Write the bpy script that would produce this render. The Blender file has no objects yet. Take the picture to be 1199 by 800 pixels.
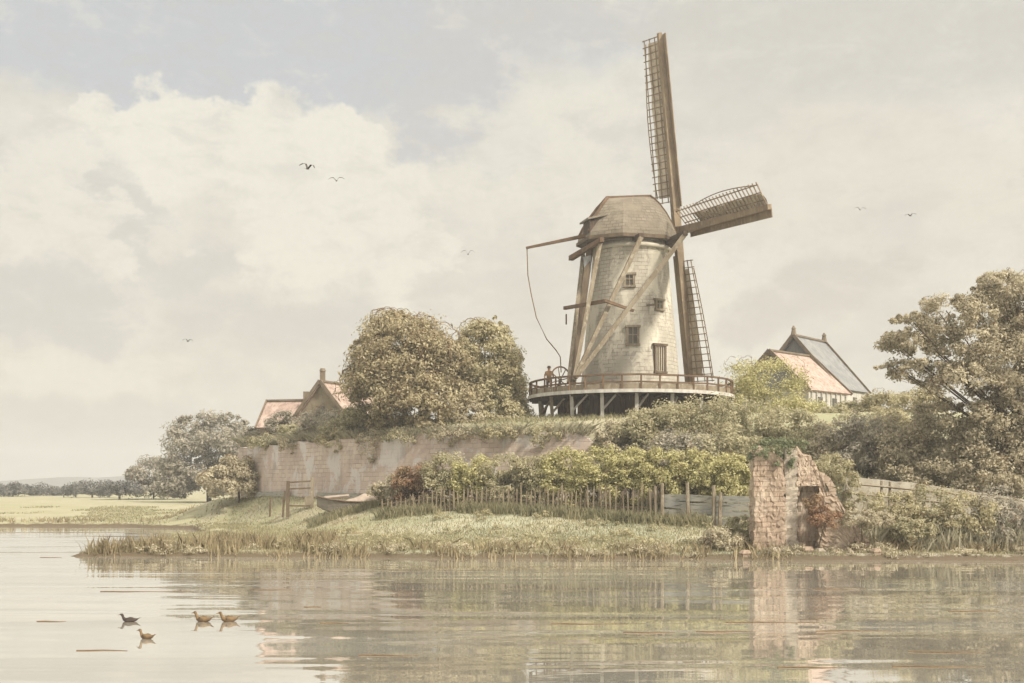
import bpy, bmesh, math, random
import numpy as np
from mathutils import Vector, Matrix

# ------------------------------------------------------------------ camera, sky, sun, exposure
SC = bpy.context.scene
COL = SC.collection
F, CXP, HOR, EYE = 1400.0, 599.5, 568.0, 3.0


def P(px, py, Y):
    """world point seen at photo pixel (px, py) at depth Y"""
    return Vector(((px - CXP) / F * Y, Y, EYE - (py - HOR) / F * Y))


cam_d = bpy.data.cameras.new("camera")
cam = bpy.data.objects.new("camera", cam_d)
COL.objects.link(cam)
cam.location = (0, 0, EYE)
cam.rotation_euler = (math.radians(90), 0, 0)
cam_d.sensor_width = 36
cam_d.lens = 36 * F / 1199
cam_d.shift_y = (HOR - 400) / 1199
cam_d.clip_start = 0.1
cam_d.clip_end = 6000
SC.camera = cam

SUN_EL, SUN_AZ = 42.0, 43.0          # azimuth measured from +X (right) towards the viewer
s_dir = Vector((math.cos(math.radians(SUN_EL)) * math.cos(math.radians(SUN_AZ)),
                -math.cos(math.radians(SUN_EL)) * math.sin(math.radians(SUN_AZ)),
                math.sin(math.radians(SUN_EL))))
sun_d = bpy.data.lights.new("sun", 'SUN')
sun = bpy.data.objects.new("sun", sun_d)
COL.objects.link(sun)
sun.location = s_dir * 200
sun.rotation_euler = s_dir.to_track_quat('Z', 'Y').to_euler()
sun_d.energy = 3.2
sun_d.angle = math.radians(6.0)
sun_d.color = (1.0, 0.93, 0.80)

SC.view_settings.view_transform = 'Standard'
SC.view_settings.look = 'None'
SC.view_settings.exposure = 1.0
SC.view_settings.gamma = 1.0
SC.view_settings.use_curve_mapping = False
SC.cycles.use_denoising = True
SC.cycles.max_bounces = 8
SC.cycles.diffuse_bounces = 5
SC.cycles.glossy_bounces = 3
SC.cycles.transmission_bounces = 4
SC.cycles.volume_bounces = 0
SC.cycles.transparent_max_bounces = 6


class NT:
    """small helper for node trees"""

    def __init__(self, tree):
        self.t = tree
        self.n = tree.nodes
        self.l = tree.links

    def new(self, typ, **kw):
        nd = self.n.new(typ)
        for k, v in kw.items():
            setattr(nd, k, v)
        return nd

    def put(self, sock, v):
        if isinstance(v, bpy.types.NodeSocket):
            self.l.new(v, sock)
        else:
            if isinstance(v, (tuple, list)) and len(v) == 3 and sock.type == 'RGBA':
                v = (*v, 1)
            sock.default_value = v

    def math(self, op, a, b=0.0, c=0.0, clamp=False):
        nd = self.new('ShaderNodeMath', operation=op)
        nd.use_clamp = clamp
        self.put(nd.inputs[0], a)
        self.put(nd.inputs[1], b)
        self.put(nd.inputs[2], c)
        return nd.outputs[0]

    def sstep(self, v, a, b, lo=0.0, hi=1.0):
        nd = self.new('ShaderNodeMapRange', interpolation_type='SMOOTHSTEP')
        self.put(nd.inputs[0], v)
        for i, x in enumerate((a, b, lo, hi)):
            nd.inputs[i + 1].default_value = x
        return nd.outputs[0]

    def mix(self, f, a, b, mode='MIX'):
        nd = self.new('ShaderNodeMix', data_type='RGBA', blend_type=mode)
        self.put(nd.inputs[0], f)
        self.put(nd.inputs[6], a)
        self.put(nd.inputs[7], b)
        return nd.outputs[2]

    def noise(self, vec, scale, detail=4.0, rough=0.55, dist=0.0):
        nd = self.new('ShaderNodeTexNoise')
        self.put(nd.inputs['Vector'], vec)
        nd.inputs['Scale'].default_value = scale
        nd.inputs['Detail'].default_value = detail
        nd.inputs['Roughness'].default_value = rough
        nd.inputs['Distortion'].default_value = dist
        return nd.outputs[0]

    def mapping(self, vec, scale=(1, 1, 1), rot=(0, 0, 0), loc=(0, 0, 0)):
        nd = self.new('ShaderNodeMapping')
        self.put(nd.inputs[0], vec)
        nd.inputs[1].default_value = loc
        nd.inputs[2].default_value = rot
        nd.inputs[3].default_value = scale
        return nd.outputs[0]

    def xyz(self, vec):
        nd = self.new('ShaderNodeSeparateXYZ')
        self.put(nd.inputs[0], vec)
        return nd.outputs

    def comb(self, x, y, z):
        nd = self.new('ShaderNodeCombineXYZ')
        for i, v in enumerate((x, y, z)):
            self.put(nd.inputs[i], v)
        return nd.outputs[0]


def lin(r, g, b):
    f = lambda c: c / 12.92 if c <= 0.04045 else ((c + 0.055) / 1.055) ** 2.4
    return (f(r / 255), f(g / 255), f(b / 255))


def lin_e(r, g, b, e=2.0):
    return tuple(c / e for c in lin(r, g, b))


# world: Nishita sky behind a high broken cloud deck (clouds placed by direction)
W = bpy.data.worlds.new("World")
SC.world = W
W.use_nodes = True
w = NT(W.node_tree)
w.n.clear()
w_out = w.new('ShaderNodeOutputWorld')
w_bg = w.new('ShaderNodeBackground')
w.l.new(w_bg.outputs[0], w_out.inputs[0])
sky = w.new('ShaderNodeTexSky', sky_type='NISHITA')
sky.sun_disc = False
sky.sun_elevation = math.radians(SUN_EL)
sky.sun_rotation = math.radians(90 + SUN_AZ)
sky.air_density = 1.0
sky.dust_density = 3.0
STR = 0.1
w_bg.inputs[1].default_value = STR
wdir = w.new('ShaderNodeTexCoord').outputs['Generated']
wx, wy, wz = w.xyz(wdir)
wu = w.math('ARCTAN2', wx, wy)
wv = w.math('ARCSINE', wz)
n_big = w.noise(wdir, 5.5, 6, 0.6)
n_mid = w.noise(w.mapping(wdir, (1, 1, 1.6)), 14.0, 6, 0.62)
n_fin = w.noise(wdir, 150.0, 4, 0.7)
du = w.math('MULTIPLY', w.math('SUBTRACT', n_mid, 0.5), 0.26)
dv = w.math('MULTIPLY', w.math('SUBTRACT', n_big, 0.5), 0.22)
uu = w.math('ADD', wu, du)
vv = w.math('ADD', wv, dv)


def skyc(r, g, b):
    return tuple(c / STR / 1.97 for c in lin(r, g, b))


def blob(px, py, rx, ry, a=1.0, b=0.35):
    u0 = math.atan((px - CXP) / F)
    v0 = math.atan((HOR - py) / math.hypot(F, px - CXP))
    x = w.math('DIVIDE', w.math('SUBTRACT', uu, u0), rx / F)
    y = w.math('DIVIDE', w.math('SUBTRACT', vv, v0), ry / F)
    d = w.math('SQRT', w.math('ADD', w.math('MULTIPLY', x, x), w.math('MULTIPLY', y, y)))
    return w.sstep(d, a, b)


ccol = w.mix(w.sstep(n_big, 0.36, 0.62), skyc(221, 215, 201), skyc(235, 229, 213))
for (px, py, rx, ry, colr, amt, a, b) in (
        (230, 20, 600, 115, (203, 204, 204), 1.0, 1.0, 0.72),       # blue grey bank of cloud high on the left
        (545, 130, 105, 110, (206, 204, 201), 0.9, 1.0, 0.7),
        (660, 10, 260, 60, (210, 206, 199), 0.8, 1.0, 0.5),
        (190, 190, 120, 100, (242, 236, 219), 1.0, 1.0, 0.86),      # sunlit heap cloud
        (330, 220, 130, 120, (241, 235, 218), 1.0, 1.0, 0.86),
        (430, 290, 150, 110, (239, 233, 216), 0.95, 1.0, 0.75),
        (240, 265, 70, 60, (226, 220, 205), 0.8, 1.0, 0.5),
        (150, 250, 46, 95, (215, 210, 199), 0.85, 1.0, 0.35),        # its shaded flank
        (210, 330, 85, 45, (215, 210, 199), 0.85, 1.0, 0.35),
        (60, 230, 80, 100, (236, 230, 214), 0.9, 1.0, 0.7),
        (60, 350, 90, 60, (213, 208, 198), 0.9, 1.0, 0.6),
        (110, 440, 190, 40, (236, 229, 212), 0.8, 1.0, 0.5),
        (330, 400, 200, 50, (215, 210, 198), 0.85, 1.0, 0.5),
        (60, 505, 240, 40, (217, 211, 198), 0.8, 1.0, 0.4),
        (540, 330, 60, 70, (219, 213, 200), 0.7, 1.0, 0.5),
        (1000, 30, 320, 110, (215, 210, 198), 0.9, 1.0, 0.6),
        (960, 350, 120, 50, (214, 206, 194), 0.85, 1.0, 0.5),
        (650, 200, 130, 150, (236, 230, 213), 0.8, 1.0, 0.6),
        (1040, 210, 200, 80, (230, 223, 206), 0.8, 1.0, 0.6)):
    ccol = w.mix(w.math('MULTIPLY', blob(px, py, rx, ry, a, b), amt), ccol, skyc(*colr))
n_wisp = w.noise(w.mapping(wdir, (1, 1, 2.2), (0, 0, 0), (4, 2, 1)), 24.0, 7, 0.66, 0.4)
ccol = w.mix(w.sstep(n_wisp, 0.46, 0.70, 0.0, 0.45), ccol, skyc(211, 205, 192))
ccol = w.mix(w.sstep(n_wisp, 0.50, 0.28, 0.0, 0.45), ccol, skyc(236, 230, 213))
ccol = w.mix(w.sstep(n_fin, 0.3, 0.7, 0.0, 0.10), ccol, skyc(190, 182, 166))
gap = w.math('MULTIPLY', w.sstep(wv, 0.0, 0.5), 0.10)
wcol = w.mix(gap, ccol, sky.outputs[0])
# overcast sky: cloud deck brightened overhead, out of view, to add fill light
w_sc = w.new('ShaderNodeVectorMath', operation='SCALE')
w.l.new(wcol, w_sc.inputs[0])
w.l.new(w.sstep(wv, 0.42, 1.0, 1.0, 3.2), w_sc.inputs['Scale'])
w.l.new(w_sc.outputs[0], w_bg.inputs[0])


# ------------------------------------------------------------------ materials
def mat(name):
    m = bpy.data.materials.new(name)
    m.use_nodes = True
    t = NT(m.node_tree)
    b = t.n['Principled BSDF']
    b.inputs['Roughness'].default_value = 0.9
    b.inputs['Specular IOR Level'].default_value = 0.2
    return m, t, b


def wash(name, c1, c2, scale=1.5, stretch=(1, 1, 1), c3=None, hatch=None, rough=0.9, bump=0.0, grain=0.35):
    """a weathered surface: two or three washes of colour, fine grain, and optional thin dark hatch"""
    m, t, b = mat(name)
    co = t.new('ShaderNodeTexCoord').outputs['Object']
    v = t.mapping(co, stretch)
    n = t.noise(v, scale, 7, 0.62, 0.3)
    col = t.mix(t.sstep(n, 0.36, 0.64), c1, c2)
    if c3 is not None:
        n3 = t.noise(v, scale * 2.7, 5, 0.6, 0.5)
        col = t.mix(t.sstep(n3, 0.52, 0.66), col, c3)
    g = t.noise(v, scale * 14, 3, 0.7)
    dark = tuple(x * 0.55 for x in c1)
    col = t.mix(t.sstep(g, 0.48, 0.75, 0, grain), col, dark)
    if hatch:
        hs, hr, amt = hatch
        hv = t.mapping(co, hs, hr)
        h = t.noise(hv, 1.0, 3, 0.6, 0.6)
        col = t.mix(t.sstep(h, 0.51, 0.60, 0, amt), col, dark)
    t.put(b.inputs['Base Color'], col)
    b.inputs['Roughness'].default_value = rough
    if bump:
        bp = t.new('ShaderNodeBump')
        bp.inputs['Strength'].default_value = bump
        bp.inputs['Distance'].default_value = 0.05
        t.put(bp.inputs['Height'], g)
        t.put(b.inputs['Normal'], bp.outputs[0])
    return m


def brick(name, c1, c2, mortar, w_, h_, stain, cyl=None, amt=1.0, plaster=None):
    m, t, b = mat(name)
    co = t.new('ShaderNodeTexCoord').outputs['Object']
    x, y, z = t.xyz(co)
    if cyl:
        u = t.math('MULTIPLY', t.math('ARCTAN2', x, t.math('MULTIPLY', y, -1)), cyl)
    else:
        u = t.math('ADD', x, t.math('MULTIPLY', y, -0.85))
    br = t.new('ShaderNodeTexBrick')
    wob = t.noise(co, 1.3, 3, 0.6)
    zz = t.math('ADD', z, t.math('MULTIPLY', t.math('SUBTRACT', wob, 0.5), 0.12))
    t.put(br.inputs['Vector'], t.comb(u, zz, 0.0))
    br.inputs['Scale'].default_value = 1.0
    br.inputs['Brick Width'].default_value = w_
    br.inputs['Row Height'].default_value = h_
    br.inputs['Mortar Size'].default_value = h_ * 0.09
    br.inputs['Mortar Smooth'].default_value = 0.4
    br.inputs['Bias'].default_value = 0.0
    t.put(br.inputs['Color1'], c1)
    t.put(br.inputs['Color2'], c2)
    t.put(br.inputs['Mortar'], mortar)
    big = t.noise(co, 0.55, 6, 0.65, 0.4)
    base = t.mix(t.sstep(big, 0.35, 0.65), c1, c2)
    vis = t.math('MULTIPLY', t.sstep(t.noise(co, 0.9, 4, 0.6), 0.38, 0.6), amt)
    col = t.mix(vis, base, br.outputs[0])
    if plaster is not None:
        col = t.mix(t.sstep(t.noise(t.mapping(co, (1, 1, 0.6), (0, 0, 0), (3, 1, 7)), 0.8, 6, 0.7, 0.5), 0.50, 0.58), col, plaster)
    st = t.noise(t.mapping(co, (1.2, 1.2, 0.35)), 1.6, 6, 0.7)
    col = t.mix(t.sstep(st, 0.50, 0.74, 0, 0.7), col, stain)
    sp = t.noise(co, 11, 3, 0.7)
    col = t.mix(t.sstep(sp, 0.62, 0.72, 0, 0.55), col, tuple(c * 0.45 for c in stain))
    t.put(b.inputs['Base Color'], col)
    bp = t.new('ShaderNodeBump')
    bp.inputs['Strength'].default_value = 0.5
    bp.inputs['Distance'].default_value = 0.04
    t.put(bp.inputs['Height'], br.outputs[1])
    bp.invert = True
    t.put(b.inputs['Normal'], bp.outputs[0])
    return m


def leafmat(name, c1, c2, c3, trans=0.25):
    m, t, b = mat(name)
    geo = t.new('ShaderNodeNewGeometry')
    r = geo.outputs['Random Per Island']
    co = t.new('ShaderNodeTexCoord').outputs['Object']
    n = t.noise(co, 0.9, 4, 0.6)
    base = t.mix(t.sstep(n, 0.38, 0.62), c1, c2)
    base = t.mix(t.sstep(r, 0.50, 0.95, 0, 0.55), base, c3)
    base = t.mix(t.sstep(t.noise(co, 0.45, 3, 0.6), 0.50, 0.68, 0, 0.45), base, c3)
    dk = t.mix(t.sstep(r, 0.22, 0.0, 0, 0.5), base, tuple(c * 0.45 for c in c1))
    t.put(b.inputs['Base Color'], dk)
    b.inputs['Specular IOR Level'].default_value = 0.08
    tr = t.new('ShaderNodeBsdfTranslucent')
    t.put(tr.inputs['Color'], dk)
    mx = t.new('ShaderNodeMixShader')
    mx.inputs[0].default_value = trans
    t.l.new(b.outputs[0], mx.inputs[1])
    t.l.new(tr.outputs[0], mx.inputs[2])
    t.l.new(mx.outputs[0], t.n['Material Output'].inputs[0])
    return m


M = {}
M['wood'] = wash('weathered_wood', (0.14, 0.105, 0.07), (0.09, 0.065, 0.045), 2.0, (1, 1, 0.4), bump=0.3)
M['wood_sail'] = wash('sail_timber', (0.245, 0.19, 0.13), (0.175, 0.13, 0.09), 1.2, (1, 1, 0.5), c3=(0.30, 0.24, 0.17), bump=0.3)
M['wood_red'] = wash('russet_wood', (0.155, 0.10, 0.062), (0.10, 0.065, 0.042), 2.0, (1, 1, 1), bump=0.3)
M['wood_pale'] = wash('pale_wood', (0.245, 0.205, 0.15), (0.165, 0.13, 0.09), 2.0, (1, 1, 0.5), c3=(0.30, 0.265, 0.205), bump=0.3)
M['wood_grey'] = wash('blue_grey_boards', (0.27, 0.27, 0.25), (0.34, 0.315, 0.26), 1.6, (0.4, 0.4, 2.5), c3=(0.14, 0.135, 0.12), bump=0.3)
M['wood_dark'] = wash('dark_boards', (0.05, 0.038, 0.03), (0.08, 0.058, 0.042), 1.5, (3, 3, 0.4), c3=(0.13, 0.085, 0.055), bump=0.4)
M['post_pale'] = wash('limewashed_post', (0.50, 0.48, 0.44), (0.36, 0.34, 0.31), 2.5, (1, 1, 0.5), bump=0.3)
M['picket'] = wash('old_picket', (0.22, 0.18, 0.12), (0.13, 0.10, 0.07), 2.5, (1, 1, 0.4), bump=0.2)
M['rope'] = wash('rope', (0.16, 0.11, 0.06), (0.12, 0.08, 0.05), 3)
M['tower'] = brick('tower_brick', (0.33, 0.30, 0.25), (0.42, 0.385, 0.32), (0.21, 0.185, 0.15), 0.50, 0.23, (0.175, 0.152, 0.125), cyl=2.7, amt=1.0, plaster=(0.50, 0.465, 0.385))
M['lintel'] = wash('pale_plaster', (0.42, 0.39, 0.32), (0.34, 0.31, 0.25), 2.5)
M['glass'] = wash('dark_window', (0.075, 0.067, 0.055), (0.11, 0.10, 0.085), 3, rough=0.12)
M['thatch'] = brick('cap_shingles', (0.145, 0.122, 0.092), (0.20, 0.172, 0.132), (0.08, 0.066, 0.05), 0.36, 0.21, (0.105, 0.088, 0.068), cyl=2.5, amt=1.0)
M['canvas'] = wash('sail_canvas', (0.58, 0.51, 0.41), (0.50, 0.43, 0.34), 1.2, (1, 1, 1), c3=(0.40, 0.33, 0.25), hatch=((2.2, 2.2, 2.2), (0.5, 0.6, 0.2), 0.5))
M['cloth_blue'] = wash('faded_blue_canvas', (0.20, 0.215, 0.23), (0.27, 0.265, 0.25), 3)
M['rampart'] = brick('rampart_brick', (0.40, 0.315, 0.27), (0.50, 0.42, 0.35), (0.30, 0.25, 0.21), 0.7, 0.27, (0.27, 0.245, 0.225), amt=1.0, plaster=(0.50, 0.46, 0.43))
M['ruin'] = brick('ruin_brick', (0.26, 0.195, 0.145), (0.33, 0.26, 0.195), (0.165, 0.12, 0.085), 0.55, 0.21, (0.24, 0.175, 0.135), amt=1.0, plaster=(0.36, 0.295, 0.23))
M['stone'] = wash('pale_stone', (0.36, 0.31, 0.25), (0.27, 0.23, 0.185), 2.2, c3=(0.20, 0.165, 0.13), bump=0.4)
M['roof_pink'] = wash('pink_tiles', (0.31, 0.225, 0.19), (0.38, 0.30, 0.255), 1.0, (1, 1, 1), c3=(0.24, 0.175, 0.145), hatch=((5, 5, 0.8), (0, 0.2, 0), 0.6))
M['roof_grey'] = wash('grey_slates', (0.165, 0.168, 0.17), (0.22, 0.218, 0.212), 1.0, hatch=((4, 4, 1), (0, 0.4, 0), 0.4))
M['gable'] = wash('brown_gable', (0.22, 0.18, 0.125), (0.28, 0.24, 0.17), 1.2, c3=(0.17, 0.14, 0.10), hatch=((3, 3, 1), (0, 0, 0), 0.35))
M['plaster'] = wash('white_plaster', (0.44, 0.42, 0.38), (0.36, 0.34, 0.31), 1.2, hatch=((5, 5, 0.5), (0, 0, 0), 0.35))
M['ridge'] = wash('ridge_trim', (0.13, 0.105, 0.075), (0.19, 0.15, 0.11), 2)
M['low_wall'] = wash('pale_wall', (0.40, 0.365, 0.30), (0.32, 0.285, 0.225), 1.1, c3=(0.22, 0.19, 0.14), hatch=((3, 3, 1.5), (0, 0, 0), 0.45))
M['bark'] = wash('bark', (0.10, 0.075, 0.05), (0.06, 0.045, 0.032), 3, (1, 1, 0.3), bump=0.5)
M['twig'] = wash('russet_twigs', (0.17, 0.11, 0.06), (0.12, 0.08, 0.045), 2)
M['boat'] = wash('tarred_planks', (0.17, 0.15, 0.125), (0.23, 0.20, 0.165), 1.5, (0.5, 0.5, 4))
M['tarp'] = wash('pinkish_canvas', (0.33, 0.27, 0.22), (0.27, 0.215, 0.18), 1.5)
M['duck'] = wash('duck_brown', (0.16, 0.105, 0.055), (0.09, 0.062, 0.04), 9)
M['duck_dark'] = wash('duck_dark', (0.045, 0.035, 0.03), (0.065, 0.05, 0.04), 9)
M['bill'] = wash('duck_bill', (0.16, 0.10, 0.035), (0.13, 0.08, 0.03), 9)
M['bird'] = wash('bird_dark', (0.05, 0.045, 0.04), (0.08, 0.07, 0.06), 6)
M['coat'] = wash('brown_coat', (0.15, 0.09, 0.05), (0.10, 0.065, 0.04), 6)
M['skin'] = wash('skin', (0.36, 0.22, 0.15), (0.32, 0.20, 0.14), 6)

M['leaf_oak'] = leafmat('oak_leaves', (0.3, 0.25, 0.155), (0.4, 0.34, 0.215), (0.58, 0.52, 0.35), 0.45)
M['leaf_pale'] = leafmat('pale_leaves', (0.36, 0.32, 0.195), (0.46, 0.41, 0.255), (0.59, 0.54, 0.37), 0.45)
M['leaf_grey'] = leafmat('grey_leaves', (0.275, 0.25, 0.20), (0.355, 0.325, 0.26), (0.50, 0.455, 0.365), 0.4)
M['leaf_yellow'] = leafmat('yellow_green_leaves', (0.37, 0.345, 0.165), (0.48, 0.445, 0.225), (0.6, 0.56, 0.32), 0.4)
M['leaf_olive'] = leafmat('olive_leaves', (0.325, 0.3, 0.19), (0.42, 0.385, 0.245), (0.56, 0.51, 0.345), 0.45)
M['leaf_brown'] = leafmat('brown_leaves', (0.38, 0.335, 0.24), (0.48, 0.425, 0.305), (0.61, 0.55, 0.405), 0.45)
M['leaf_ivy'] = leafmat('ivy_leaves', (0.14, 0.165, 0.095), (0.20, 0.22, 0.13), (0.29, 0.29, 0.18), 0.35)
M['leaf_rust'] = leafmat('rust_leaves', (0.276, 0.162, 0.102), (0.264, 0.192, 0.120), (0.384, 0.276, 0.168), 0.35)
M['grass'] = leafmat('grass_blades', (0.259, 0.248, 0.154), (0.325, 0.297, 0.182), (0.418, 0.369, 0.231), 0.4)
M['reed'] = leafmat('reed_blades', (0.237, 0.189, 0.116), (0.286, 0.242, 0.154), (0.440, 0.363, 0.220), 0.35)
M['pale_reed'] = leafmat('pale_sedge', (0.34, 0.315, 0.225), (0.42, 0.385, 0.275), (0.52, 0.475, 0.34), 0.4)
M['far'] = leafmat('far_leaves', (0.12, 0.12, 0.112), (0.15, 0.145, 0.13), (0.19, 0.18, 0.155))


# ------------------------------------------------------------------ object helpers
def thing(name, label, cat, loc=(0, 0, 0), rz=0.0, group=None):
    o = bpy.data.objects.new(name, None)
    o.empty_display_size = 0.2
    COL.objects.link(o)
    o.location = loc
    o.rotation_euler = (0, 0, rz)
    tag(o, label, cat, group)
    return o


def tag(o, label=None, cat=None, group=None, kind=None):
    if label:
        o['label'] = label
    if cat:
        o['category'] = cat
    if group:
        o['group'] = group
    if kind:
        o['kind'] = kind
    return o


class MB:
    """collects boxes, bars and tubes in one mesh"""

    def __init__(self):
        self.v = []
        self.f = []

    def add(self, verts, faces):
        n = len(self.v)
        self.v += [tuple(p) for p in verts]
        self.f += [tuple(i + n for i in f) for f in faces]
        return self

    def box(self, c, s, rz=0.0):
        c = Vector(c)
        R = Matrix.Rotation(rz, 3, 'Z')
        vs = [c + R @ Vector((sx * s[0] / 2, sy * s[1] / 2, sz * s[2] / 2)) for sx in (-1, 1) for sy in (-1, 1) for sz in (-1, 1)]
        return self.add(vs, [(0, 1, 3, 2), (4, 6, 7, 5), (0, 4, 5, 1), (2, 3, 7, 6), (0, 2, 6, 4), (1, 5, 7, 3)])

    def beam(self, a, b, w_, h_=None, w2=None, h2=None, up=(0, 0, 1)):
        a, b = Vector(a), Vector(b)
        h_ = h_ or w_
        w2 = w2 or w_
        h2 = h2 or h_
        d = (b - a).normalized()
        upv = Vector(up)
        if abs(d.dot(upv)) > 0.97:
            upv = Vector((0, 1, 0))
        s = d.cross(upv).normalized()
        u = s.cross(d)
        vs = []
        for p, ww, hh in ((a, w_, h_), (b, w2, h2)):
            vs += [p - s * ww / 2 - u * hh / 2, p + s * ww / 2 - u * hh / 2, p + s * ww / 2 + u * hh / 2, p - s * ww / 2 + u * hh / 2]
        return self.add(vs, [(0, 1, 2, 3)[::-1], (4, 5, 6, 7), (0, 1, 5, 4), (1, 2, 6, 5), (2, 3, 7, 6), (3, 0, 4, 7)])

    def tube(self, pts, r, n=6, r2=None, cap=True):
        pts = [Vector(p) for p in pts]
        k = len(pts)
        r2 = r if r2 is None else r2
        vs, fs = [], []
        for i, p in enumerate(pts):
            d = (pts[min(i + 1, k - 1)] - pts[max(i - 1, 0)]).normalized()
            ref = Vector((0, 0, 1)) if abs(d.z) < 0.9 else Vector((0, 1, 0))
            s = d.cross(ref).normalized()
            u = s.cross(d)
            rr = r + (r2 - r) * i / max(k - 1, 1)
            vs += [p + (s * math.cos(t) + u * math.sin(t)) * rr for t in [2 * math.pi * j / n for j in range(n)]]
        for i in range(k - 1):
            for j in range(n):
                a = i * n + j
                b = i * n + (j + 1) % n
                fs.append((a, b, b + n, a + n))
        if cap:
            fs.append(tuple(range(n))[::-1])
            fs.append(tuple(range((k - 1) * n, k * n)))
        return self.add(vs, fs)

    def rings(self, rings, close=True, cap0=True, cap1=True):
        n = len(rings[0])
        vs = [p for r in rings for p in r]
        fs = []
        for i in range(len(rings) - 1):
            for j in range(n if close else n - 1):
                a, b = i * n + j, i * n + (j + 1) % n
                fs.append((a, b, b + n, a + n))
        if cap0:
            fs.append(tuple(range(n))[::-1])
        if cap1:
            fs.append(tuple(range((len(rings) - 1) * n, len(rings) * n)))
        return self.add(vs, fs)

    def lathe(self, prof, n=32, c=(0, 0, 0), cap0=True, cap1=True):
        rr = [[(c[0] + r * math.cos(2 * math.pi * j / n), c[1] + r * math.sin(2 * math.pi * j / n), c[2] + z) for j in range(n)] for r, z in prof]
        return self.rings(rr, True, cap0, cap1)

    def build(self, name, m, parent=None, smooth=False, loc=None):
        me = bpy.data.meshes.new(name)
        off = Vector((0, 0, 0))
        vv_ = self.v
        if loc is not None:
            vv_ = [(p[0] - loc[0], p[1] - loc[1], p[2] - loc[2]) for p in self.v]
        me.from_pydata(vv_, [], self.f)
        me.update()
        me.materials.append(m)
        if smooth:
            me.polygons.foreach_set('use_smooth', [True] * len(me.polygons))
        o = bpy.data.objects.new(name, me)
        COL.objects.link(o)
        if loc is not None:
            o.location = loc
        if parent:
            o.parent = parent
        return o


def npmesh(name, verts, nper, m, parent=None):
    """verts: (k, nper, 3) separate polygons"""
    k = verts.shape[0]
    me = bpy.data.meshes.new(name)
    me.vertices.add(k * nper)
    me.vertices.foreach_set('co', verts.reshape(-1).astype(np.float32))
    me.loops.add(k * nper)
    me.loops.foreach_set('vertex_index', np.arange(k * nper, dtype=np.int32))
    me.polygons.add(k)
    me.polygons.foreach_set('loop_start', np.arange(0, k * nper, nper, dtype=np.int32))
    me.polygons.foreach_set('loop_total', np.full(k, nper, dtype=np.int32))
    me.update(calc_edges=True)
    me.materials.append(m)
    o = bpy.data.objects.new(name, me)
    COL.objects.link(o)
    if parent:
        o.parent = parent
    return o


def unit(a):
    return a / np.maximum(np.linalg.norm(a, axis=-1, keepdims=True), 1e-9)


def foliage_verts(lobes, n_leaves, size, rng, clump=0.34, per=90, droop=0.25, upper=-0.55):
    """leaf faces on small clumps spread over the shells of ellipsoid lobes; returns quads and the clump centres"""
    vol = np.array([(l[3] * l[4] * l[5]) ** (2 / 3) for l in lobes])
    share = vol / vol.sum()
    out, cents = [], []
    for l, s in zip(lobes, share):
        c, r = np.array(l[:3]), np.array(l[3:6])
        n = int(n_leaves * s)
        k = max(6, n // per)
        d = unit(rng.normal(size=(k * 2, 3)))
        d = d[d[:, 2] > upper][:k]
        k = len(d)
        rad = rng.uniform(0.60, 1.0, (k, 1)) ** 0.6
        cc = c + d * r * rad
        cr = r.mean() * clump * rng.uniform(0.6, 1.25, k)
        idx = rng.integers(0, k, n)
        dd = unit(rng.normal(size=(n, 3)) + 0.35 * d[idx] + np.array([0, 0, 0.25]))
        p = cc[idx] + dd * (cr[idx] * rng.uniform(0.25, 1.28, n))[:, None] * np.array([1.15, 1.15, 0.85])
        nrm = unit(dd + 0.55 * rng.normal(size=(n, 3)) + np.array([0, 0, 0.3]))
        ax = unit(np.cross(nrm, rng.normal(size=(n, 3))))
        ax = unit(ax + np.array([0, 0, -droop]) - nrm * 0.0)
        bx = unit(np.cross(nrm, ax))
        sz = size * rng.uniform(0.6, 1.35, n)[:, None]
        q = np.stack([p - ax * sz, p + bx * sz * 0.48, p + ax * sz, p - bx * sz * 0.48], 1)
        out.append(q)
        cents.append(np.concatenate([cc, cr[:, None], np.repeat(c[None], k, 0)], 1))
    return np.concatenate(out), np.concatenate(cents)


def twig_mesh(cents, n, rng, r, parent, m):
    """scalloped sprays of fine bare twigs round the outer clumps"""
    mb = MB()
    k = len(cents)
    for i in rng.integers(0, k, n * 2):
        c, cr, lc = cents[i, :3], cents[i, 3], cents[i, 4:]
        d = unit(c - lc)
        a = unit(np.cross(d, rng.normal(size=3)))
        b = np.cross(d, a)
        ph = rng.uniform(0, 6.28)
        span = rng.uniform(1.6, 3.4)
        pts = []
        for t in np.linspace(-span / 2, span / 2, 13):
            rad = cr * (1.0 + 0.15 * abs(math.sin(4.2 * t + ph)))
            dirv = d * math.cos(t) + a * math.sin(t)
            pts.append(c + dirv * rad + b * cr * 0.12 * math.sin(3 * t + ph))
        mb.tube(pts, r, 3, r * 0.6, cap=False)
    if mb.v:
        o = mb.build('twigs', m, parent)
        o['kind'] = 'stuff'
        return o


LEAF_N, LEAF_S = 2.2, 0.66      # leaves per crown and leaf size


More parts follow.
